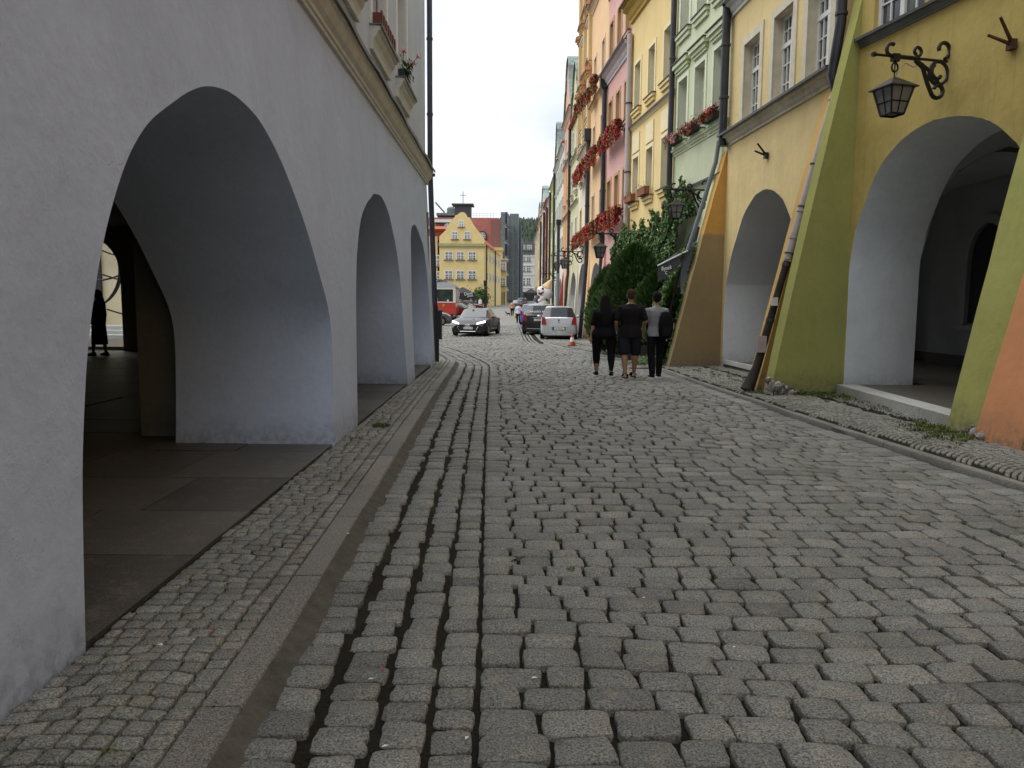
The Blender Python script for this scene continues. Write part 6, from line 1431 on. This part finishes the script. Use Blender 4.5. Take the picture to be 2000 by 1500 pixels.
def person(label, x, y, z, rz, H=1.75, build=1., female=False, legs=((0, .0), (0, .0)), arms=None, shirt=None, sleeve=.5, bottom=None, bl='long', shoes=None, sole=None, hair=None, hairstyle='short', skin=None, vox=.011, tilt=0, fingers=False, headturn=0, dress=None, shirtlen=0.0, group=None, sit=False):
    s = H/1.75; t = thing('person', label, 'person', (x, y, z), rz, group); sk = skin or SKIN; b = build
    hipw = (.105 if female else .095)*b; shw = (.165 if female else .195)*(.6+.4*b)
    body = MB(); L_ = []
    for k, sx in enumerate((-1, 1)):                # legs: (foot y offset, knee bend forward)
        fy_, kb = legs[k]; hip = Vector((sx*hipw, 0, .90)); ank = Vector((sx*(hipw*.9), fy_, .085+max(0, -fy_)*.12*(1 if kb else 0)))
        kn = hip.lerp(ank, .48)+Vector((sx*.008, .03+kb, 0)); L_.append((hip, kn, ank))
        limb(body, [hip, hip.lerp(kn, .45), kn, kn.lerp(ank, .3)+Vector((0, -.012, 0)), ank], [.088*b, .078*b, .054*b, .056*b, .036])
        limb(body, [ank+Vector((0, -.05, -.045)), ank+Vector((sx*.01, .08, -.05)), ank+Vector((sx*.015, .15, -.058))], [(.033, .033), (.042, .028), (.035, .02)], 10)
    hb = b*(1.12 if female else 1)
    TR = [(.80, .12*hb, .09*hb, 0, 0), (.88, .168*hb, .118*hb, 0, -.012), (.96, .165*hb, .112*hb, 0, -.008), (1.06, .140*b, .100*b, 0, 0), (1.18, .150*b, .108*b, 0, 0), (1.30, .170*b, .112*b, 0, -.005), (1.38, .165*b, .100*b, 0, -.012), (1.44, .115*b, .078, 0, -.01), (1.49, .062, .058, 0, 0)]
    torso(body, TR); hc_ = Vector((0, .022, 1.635)); limb(body, [(0, -.008, 1.44), (0, .0, 1.50), (0, .012, 1.57)], [.062, .055, .052])
    body.ell((0, .012, 1.655), (.077, .094, .102), 16, 11); body.ell((0, .035, 1.60), (.058, .062, .066), 12, 8)
    limb(body, [(0, .105, 1.645), (0, .122, 1.615)], [.010, .014], 6); 
    for sx in (-1, 1): body.ell((sx*.079, .005, 1.635), (.012, .02, .031), 8, 6)
    A_ = []
    arms = arms or (((-.03, -.02, 0), (-.02, .04, 0)), ((.03, -.02, 0), (.02, .04, 0)))
    for k, sx in enumerate((-1, 1)):
        sh = Vector((sx*shw, -.008, 1.385)); ba = (b+1)/2; e, w = arms[k]
        el = sh+Vector((e[0], e[1], -.285+e[2])); wr = el+Vector((w[0], w[1], -.25+w[2])); A_.append((sh, el, wr)); r_ = .9+.1*b
        limb(body, [Vector((sx*.10, -.005, 1.40)), sh, sh.lerp(el, .4), el, el.lerp(wr, .35), wr], [.05*ba, .054*ba, .047*ba, .036*r_, .037*r_, .024])
        d = (wr-el).normalized(); side = Vector((0, 1, 0)) if abs(d.y) < .7 else Vector((0, 0, 1)); side = (side-d*side.dot(d)).normalized(); nrm_ = d.cross(side)
        pm = wr+d*.05; limb(body, [wr, pm, wr+d*.085], [(.022, .017), (.018, .038), (.015, .038)] if False else [.024, .030, .028], 8)
        for q, ln in zip((-1.5, -.5, .5, 1.5), (.055, .07, .075, .062)):
            f0 = wr+d*.08+side*q*.017; curl = nrm_*(-sx)*.012; body.tube([f0, f0+d*ln*.55+curl*.6, f0+d*ln+curl*2], [.0085, .0078, .006], 6)
        f0 = wr+d*.03+side*.026; body.tube([f0, f0+side*.02+d*.03, f0+side*.022+d*.055], [.010, .009, .007], 6)
    bo = obj('body', body, sk, t, smooth=True); remesh(bo, vox)
    # eyes
    for sx in (-1, 1): m = MB(); m.ell((sx*.03, .093, 1.652), (.011, .008, .008), 8, 5); obj('eye', m, M_BLACK, t)
    inf = lambda k, dz=0: [(z_, rx*k, ry*k+.004, ox, oy) for z_, rx, ry, ox, oy in TR]
    if shirt:
        m = MB(); lo = .86-shirtlen; rr = [q for q in inf(1.10) if lo <= q[0] <= 1.46]; bt = (lo, rr[0][1]*(1.0 if shirtlen < .3 else 1.12), rr[0][2]*1.05, 0, -.01)
        torso(m, [bt]+rr+[(1.475, .075, .068, 0, -.004)])
        for k in (0, 1):
            sh, el, wr = A_[k]; sx = (-1, 1)[k]; 
            if sleeve > 0: 
                endp = sh.lerp(el, min(1, sleeve*1.25)) ; P_ = [Vector((sx*.09, -.005, 1.405)), sh+Vector((0, 0, .004)), sh.lerp(endp, .6), endp]; ba = (b+1)/2; R_ = [.056*ba, .060*ba, .060*ba, .058*ba]
                if sleeve > 1: P_ = [Vector((sx*.09, -.005, 1.405)), sh+Vector((0, 0, .004)), el, wr]; R_ = [.056*ba, .06*ba, .05*ba, .04]
                limb(m, P_, R_)
        o = obj('shirt', m, shirt, t, smooth=True); remesh(o, vox, 4)
    if bottom:
        m = MB(); torso(m, [(z_, rx*1.06, ry*1.06+.003, ox, oy) for z_, rx, ry, ox, oy in TR if z_ <= 1.0])
        for hip, kn, ank in L_:
            kk = 1.28 if bl == 'shorts' else 1.06 if bl == 'leggings' else 1.22
            if bl == 'shorts': limb(m, [hip, hip.lerp(kn, .5), hip.lerp(kn, 1.03)], [.095*b, .098*b, .092*b])
            elif bl == 'leggings': limb(m, [hip, hip.lerp(kn, .45), kn, kn.lerp(ank, .3)+Vector((0, -.012, 0)), ank+Vector((0, 0, .05))], [.098*b, .085*b, .062*b, .060*b, .042])
            else: limb(m, [hip, hip.lerp(kn, .45), kn, kn.lerp(ank, .5), ank+Vector((0, 0, .0))], [.098*b, .092*b, .080*b, .072*b, .062])
        o = obj('trousers' if bl == 'long' else bl, m, bottom, t, smooth=True); remesh(o, vox)
    if dress:
        m = MB(); torso(m, [(.30, .22, .2, 0, 0), (.6, .20, .18, 0, 0), (.86, .19*b, .14*b, 0, 0)]+[q for q in inf(1.12) if q[0] > .9 and q[0] < 1.46]+[(1.475, .08, .07, 0, 0)])
        for k in (0, 1): sh, el, wr = A_[k]; limb(m, [sh, el, wr], [.07, .06, .045])
        o = obj('dress', m, dress, t, smooth=True); remesh(o, vox)
    if shoes:
        for k, (hip, kn, ank) in enumerate(L_):
            sx = (-1, 1)[k]; m = MB(); limb(m, [ank+Vector((0, -.055, -.035)), ank+Vector((sx*.008, .06, -.038)), ank+Vector((sx*.014, .155, -.055))], [(.044, .044), (.05, .038), (.042, .026)], 12)
            if bl != 'shorts': limb(m, [ank+Vector((0, -.01, -.03)), ank+Vector((0, -.01, .01))], [.045, .042])
            so = obj('shoe', m, shoes, t, smooth=True); remesh(so, .008, 2)
            m = MB(); pts = [(ank.x+sx*.01*(1+c2)+.048*sx_, ank.y+c2) for sx_, c2 in ((-1, -.08), (-1.08, .06), (-.9, .15), (0, .185), (.9, .15), (1.08, .06), (1, -.08), (0, -.105))]
            m.prism(pts, ank.z-.085, ank.z-.058, 'z'); obj('sole', m, sole or shoes, t)
    if hair:
        m = MB()
        if hairstyle == 'short': m.ell((0, -.006, 1.675), (.084, .096, .094), 16, 10); m.ell((0, -.03, 1.635), (.078, .07, .07), 14, 8)
        elif hairstyle == 'messy':
            m.ell((0, -.006, 1.678), (.094, .104, .10), 16, 10); m.ell((0, -.03, 1.625), (.086, .078, .075), 14, 8)
            for k in range(46): a = random.uniform(0, 2*pi); e = random.uniform(.0, 1.4); p = Vector((.09*cos(a)*cos(e), -.008+.1*sin(a)*cos(e), 1.672+.1*sin(e))); m.ell(tuple(p), (.02, .02, .017), 6, 5)
        elif hairstyle == 'long':
            m.ell((0, -.006, 1.675), (.094, .106, .10), 16, 10)
            m.ring([[(w_*cos(a), yo+d_*sin(a), z_) for a in [2*pi*k/16 for k in range(16)]] for z_, w_, d_, yo in ((1.68, .098, .095, -.015), (1.58, .115, .085, -.045), (1.48, .125, .07, -.085), (1.36, .13, .055, -.125), (1.22, .12, .045, -.14), (1.10, .08, .03, -.135))])
        elif hairstyle == 'cap': m.ell((0, 0, 1.68), (.086, .1, .085), 14, 9)
        o = obj('hair', m, hair, t, smooth=True); remesh(o, .009 if vox < .02 else .015, 2)
    t.scale = (s, s, s); return t
K = cloth
BLK = K('black', (.008, .008, .010)); BLK2 = K('charcoal', (.013, .012, .014)); NAVY = K('navy_shorts', (.018, .020, .028)); GREYT = K('grey_tee', (.26, .265, .29)); WH = K('white', (.68, .68, .70))
HB = K('hair_black', (.012, .010, .010)); HBR = K('hair_brown', (.055, .032, .02)); HGR = K('hair_grey', (.12, .12, .14))
def foot(px, py): p = None; d = ray(px, py); t = -EYE/d.z; return Vector((0, 0, EYE))+d*t
p = foot(1179, 733); w1 = person('woman with long black hair in black shirt and leggings walking away on the left', p.x, p.y, gz(p.y)+.0, R(2), 1.755, 1.36, True, legs=((.22, .01), (-.18, .02)),
    arms=(((-.055, .0, .0), (-.035, .03, 0)), ((.05, -.02, 0), (.03, .10, .02))), shirt=BLK, sleeve=.72, bottom=BLK, bl='leggings', shoes=BLK, sole=WH, hair=HB, hairstyle='long', shirtlen=.06)
m = MB(); m.tube([(.13, -.115, 1.42), (.17, -.13, 1.25), (.2, -.1, 1.0)], [(.012, .004)]*3, 6); m.box(.17, .25, -.10, .12, .84, 1.05); hb_ = tag(obj('shoulder_bag', m, plain('bag_dark', (.03, .028, .03), .6), smooth=False), 'small dark shoulder bag with pale trim hanging at the walking woman', 'bag'); hb_.location = (p.x, p.y, gz(p.y)); hb_.rotation_euler = (0, 0, R(2)); hb_.scale = (.96,)*3
m = MB(); m.tube([(.245, -.105, 1.04), (.248, -.105, .9)], .008, 5); m.tube([(.19, -.108, 1.05), (.19, -.108, .88)], .006, 5); obj('trim', m, M_WHITE, hb_)
p = foot(1229, 735); w2 = person('man with short brown hair in dark T-shirt, dark shorts and slides walking in the middle', p.x, p.y, gz(p.y), R(-1), 1.86, 1.22, False, legs=((-.16, .0), (.12, .01)),
    arms=(((-.075, -.03, .01), (.02, .17, .06)), ((.085, -.04, .02), (-.03, .19, .10))), shirt=BLK2, sleeve=.66, bottom=NAVY, bl='shorts', shoes=None, hair=HBR, hairstyle='short', skin=SKIN2, shirtlen=.05)
for sx, fy_ in ((-1, -.16), (1, .12)):
    m = MB(); ax = sx*.094; m.prism([(ax+.045*a, fy_+c) for a, c in ((-1, -.09), (-1.05, .06), (-.8, .17), (0, .2), (.8, .17), (1.05, .06), (1, -.09), (0, -.11))], .004, .028, 'z'); m.tube([(ax-.05, fy_+.09, .03), (ax-.03, fy_+.09, .075), (ax+.03, fy_+.09, .078), (ax+.05, fy_+.09, .03)], [(.008, .035)]*4, 6); obj('slide', m, BLK, w2)
p = foot(1279, 735); rzb = R(4); w3 = person('dark haired youth in grey T-shirt and dark trousers walking on the right', p.x, p.y, gz(p.y), rzb, 1.80, 1.02, False, legs=((-.12, .0), (.05, .0)),
    arms=(((-.05, .02, .0), (.04, .18, .05)), ((.055, -.01, 0), (.02, .12, .03))), shirt=GREYT, sleeve=.55, bottom=BLK, bl='long', shoes=BLK, sole=WH, hair=HB, hairstyle='messy', shirtlen=.0)
bp = thing('backpack', 'large black backpack hanging off the right shoulder of the youth', 'backpack', (p.x, p.y, gz(p.y)), rzb); bp.scale = (.98,)*3
m = MB(); m.ring([[(.155+w_*cos(a)*(1 if abs(cos(a)) < .9 else .97), -.20+d_*sin(a), z_) for a in [2*pi*k/16 for k in range(16)]] for z_, w_, d_ in ((.86, .08, .04), (.90, .135, .075), (1.02, .16, .10), (1.18, .165, .105), (1.32, .145, .09), (1.41, .10, .06), (1.44, .04, .03))]); obj('pack_body', m, BLK, bp, smooth=True)
m = MB(); m.tube([(.08, -.14, 1.40), (.09, -.05, 1.475), (.10, .06, 1.42), (.13, .10, 1.2)], [(.022, .006)]*4, 6); obj('strap', m, BLK, bp); m = MB(); m.tube([(.16, -.16, 1.43), (.24, -.16, 1.38), (.31, -.17, 1.25)], .012, 6); m.tube([(.325, -.19, 1.2), (.33, -.19, 1.08)], .008, 5); obj('piping', m, K('piping', (.5, .5, .5)), bp)
m = MB(); m.box(.07, .24, -.325, -.30, .93, 1.12); obj('pocket', m, BLK2, bp)
# people further off
def far_p(label, px, Y, **k): person(label, XatY(px, Y), Y, gz(Y)+.01, k.pop('rz', 0), vox=.02, **k)
far_p('person in a white shirt and black trousers carrying a yellow bag down the street', 1012.5, 64, H=1.66, build=1.1, legs=((.1, 0), (-.1, 0)), shirt=WH, sleeve=2, bottom=BLK, shoes=BLK, hair=HGR, shirtlen=.06)
yb = thing('yellow_bag', 'yellow carrier bag held by the walker in white', 'bag', (XatY(1012.5, 64)-.27, 64.05, gz(64))); m = MB(); m.ring([[(w_*cos(a), .06*sin(a), z_) for a in [2*pi*k/10 for k in range(10)]] for z_, w_ in ((.40, .08), (.44, .12), (.6, .11), (.72, .04))]); obj('sack', m, K('yellow_plastic', (.55, .5, .12)), yb, smooth=True)
m = MB(); m.tube([(0, 0, .70), (.02, 0, .80)], .012, 5); obj('handle', m, K('yellow_plastic', (.55, .5, .12)), yb)
far_p('person in a beige top and black trousers walking a small dog', 1000.5, 84, H=1.68, build=1.1, shirt=K('beige', (.50, .34, .24)), sleeve=1.2, bottom=BLK, shoes=BLK, hair=HB)
dg = thing('dog', 'small dark dog beside the person in beige', 'dog', (XatY(993, 83.5), 83.5, gz(83.5)), R(100)); m = MB(); limb(m, [(0, -.17, .27), (0, 0, .26), (0, .17, .29)], [.075, .08, .085]); limb(m, [(0, .2, .33), (0, .27, .42)], [.05, .045]); m.ell((0, .31, .45), (.05, .07, .05)); limb(m, [(0, .35, .44), (0, .41, .42)], [.03, .02], 6)
for sx in (-.05, .05):
    for yy in (-.17, .15): limb(m, [(sx, yy, .24), (sx, yy+(.03 if yy < 0 else 0), .12), (sx, yy, .02)], [.035, .022, .02], 6)
    m.ell((sx*.8, .29, .51), (.015, .02, .035), 6, 4)
limb(m, [(0, -.22, .32), (0, -.30, .42)], [.02, .012], 6); o = obj('body', m, BLK2, dg, smooth=True); remesh(o, .015)
far_p('woman in a pink outfit standing near the yellow house', 920, 112, H=1.62, shirt=K('pink', (.60, .28, .36)), bottom=K('pink_t', (.55, .30, .38)), shoes=WH, hair=HBR, female=True, rz=R(170))
far_p('person in a dark violet top between the pink and the white dressed walkers', 929.5, 114, H=1.45, build=1.25, shirt=K('violet', (.10, .08, .16)), bottom=BLK, shoes=BLK, hair=HGR, rz=R(180))
far_p('man in a white shirt and grey trousers near the yellow house', 938, 112, H=1.75, shirt=WH, sleeve=1.3, bottom=K('grey_tr', (.14, .14, .16)), shoes=WH, hair=HGR, rz=R(170))
far_p('person in a dark jacket and white shirt by the brick red buttress', 1079, 53, H=1.70, shirt=BLK, sleeve=2, bottom=BLK, shoes=BLK, hair=HB, rz=R(150))
# figure in the dark passage
q = on_plane(196, 694, (0, 0, .12), (0, 0, 1)); person('person in a long black dress walking through the dark passage', q.x, q.y, .115, R(80), 1.66, 1.05, True, legs=((.13, 0), (-.10, 0)), dress=BLK, shoes=BLK, hair=HB, hairstyle='long', vox=.015)
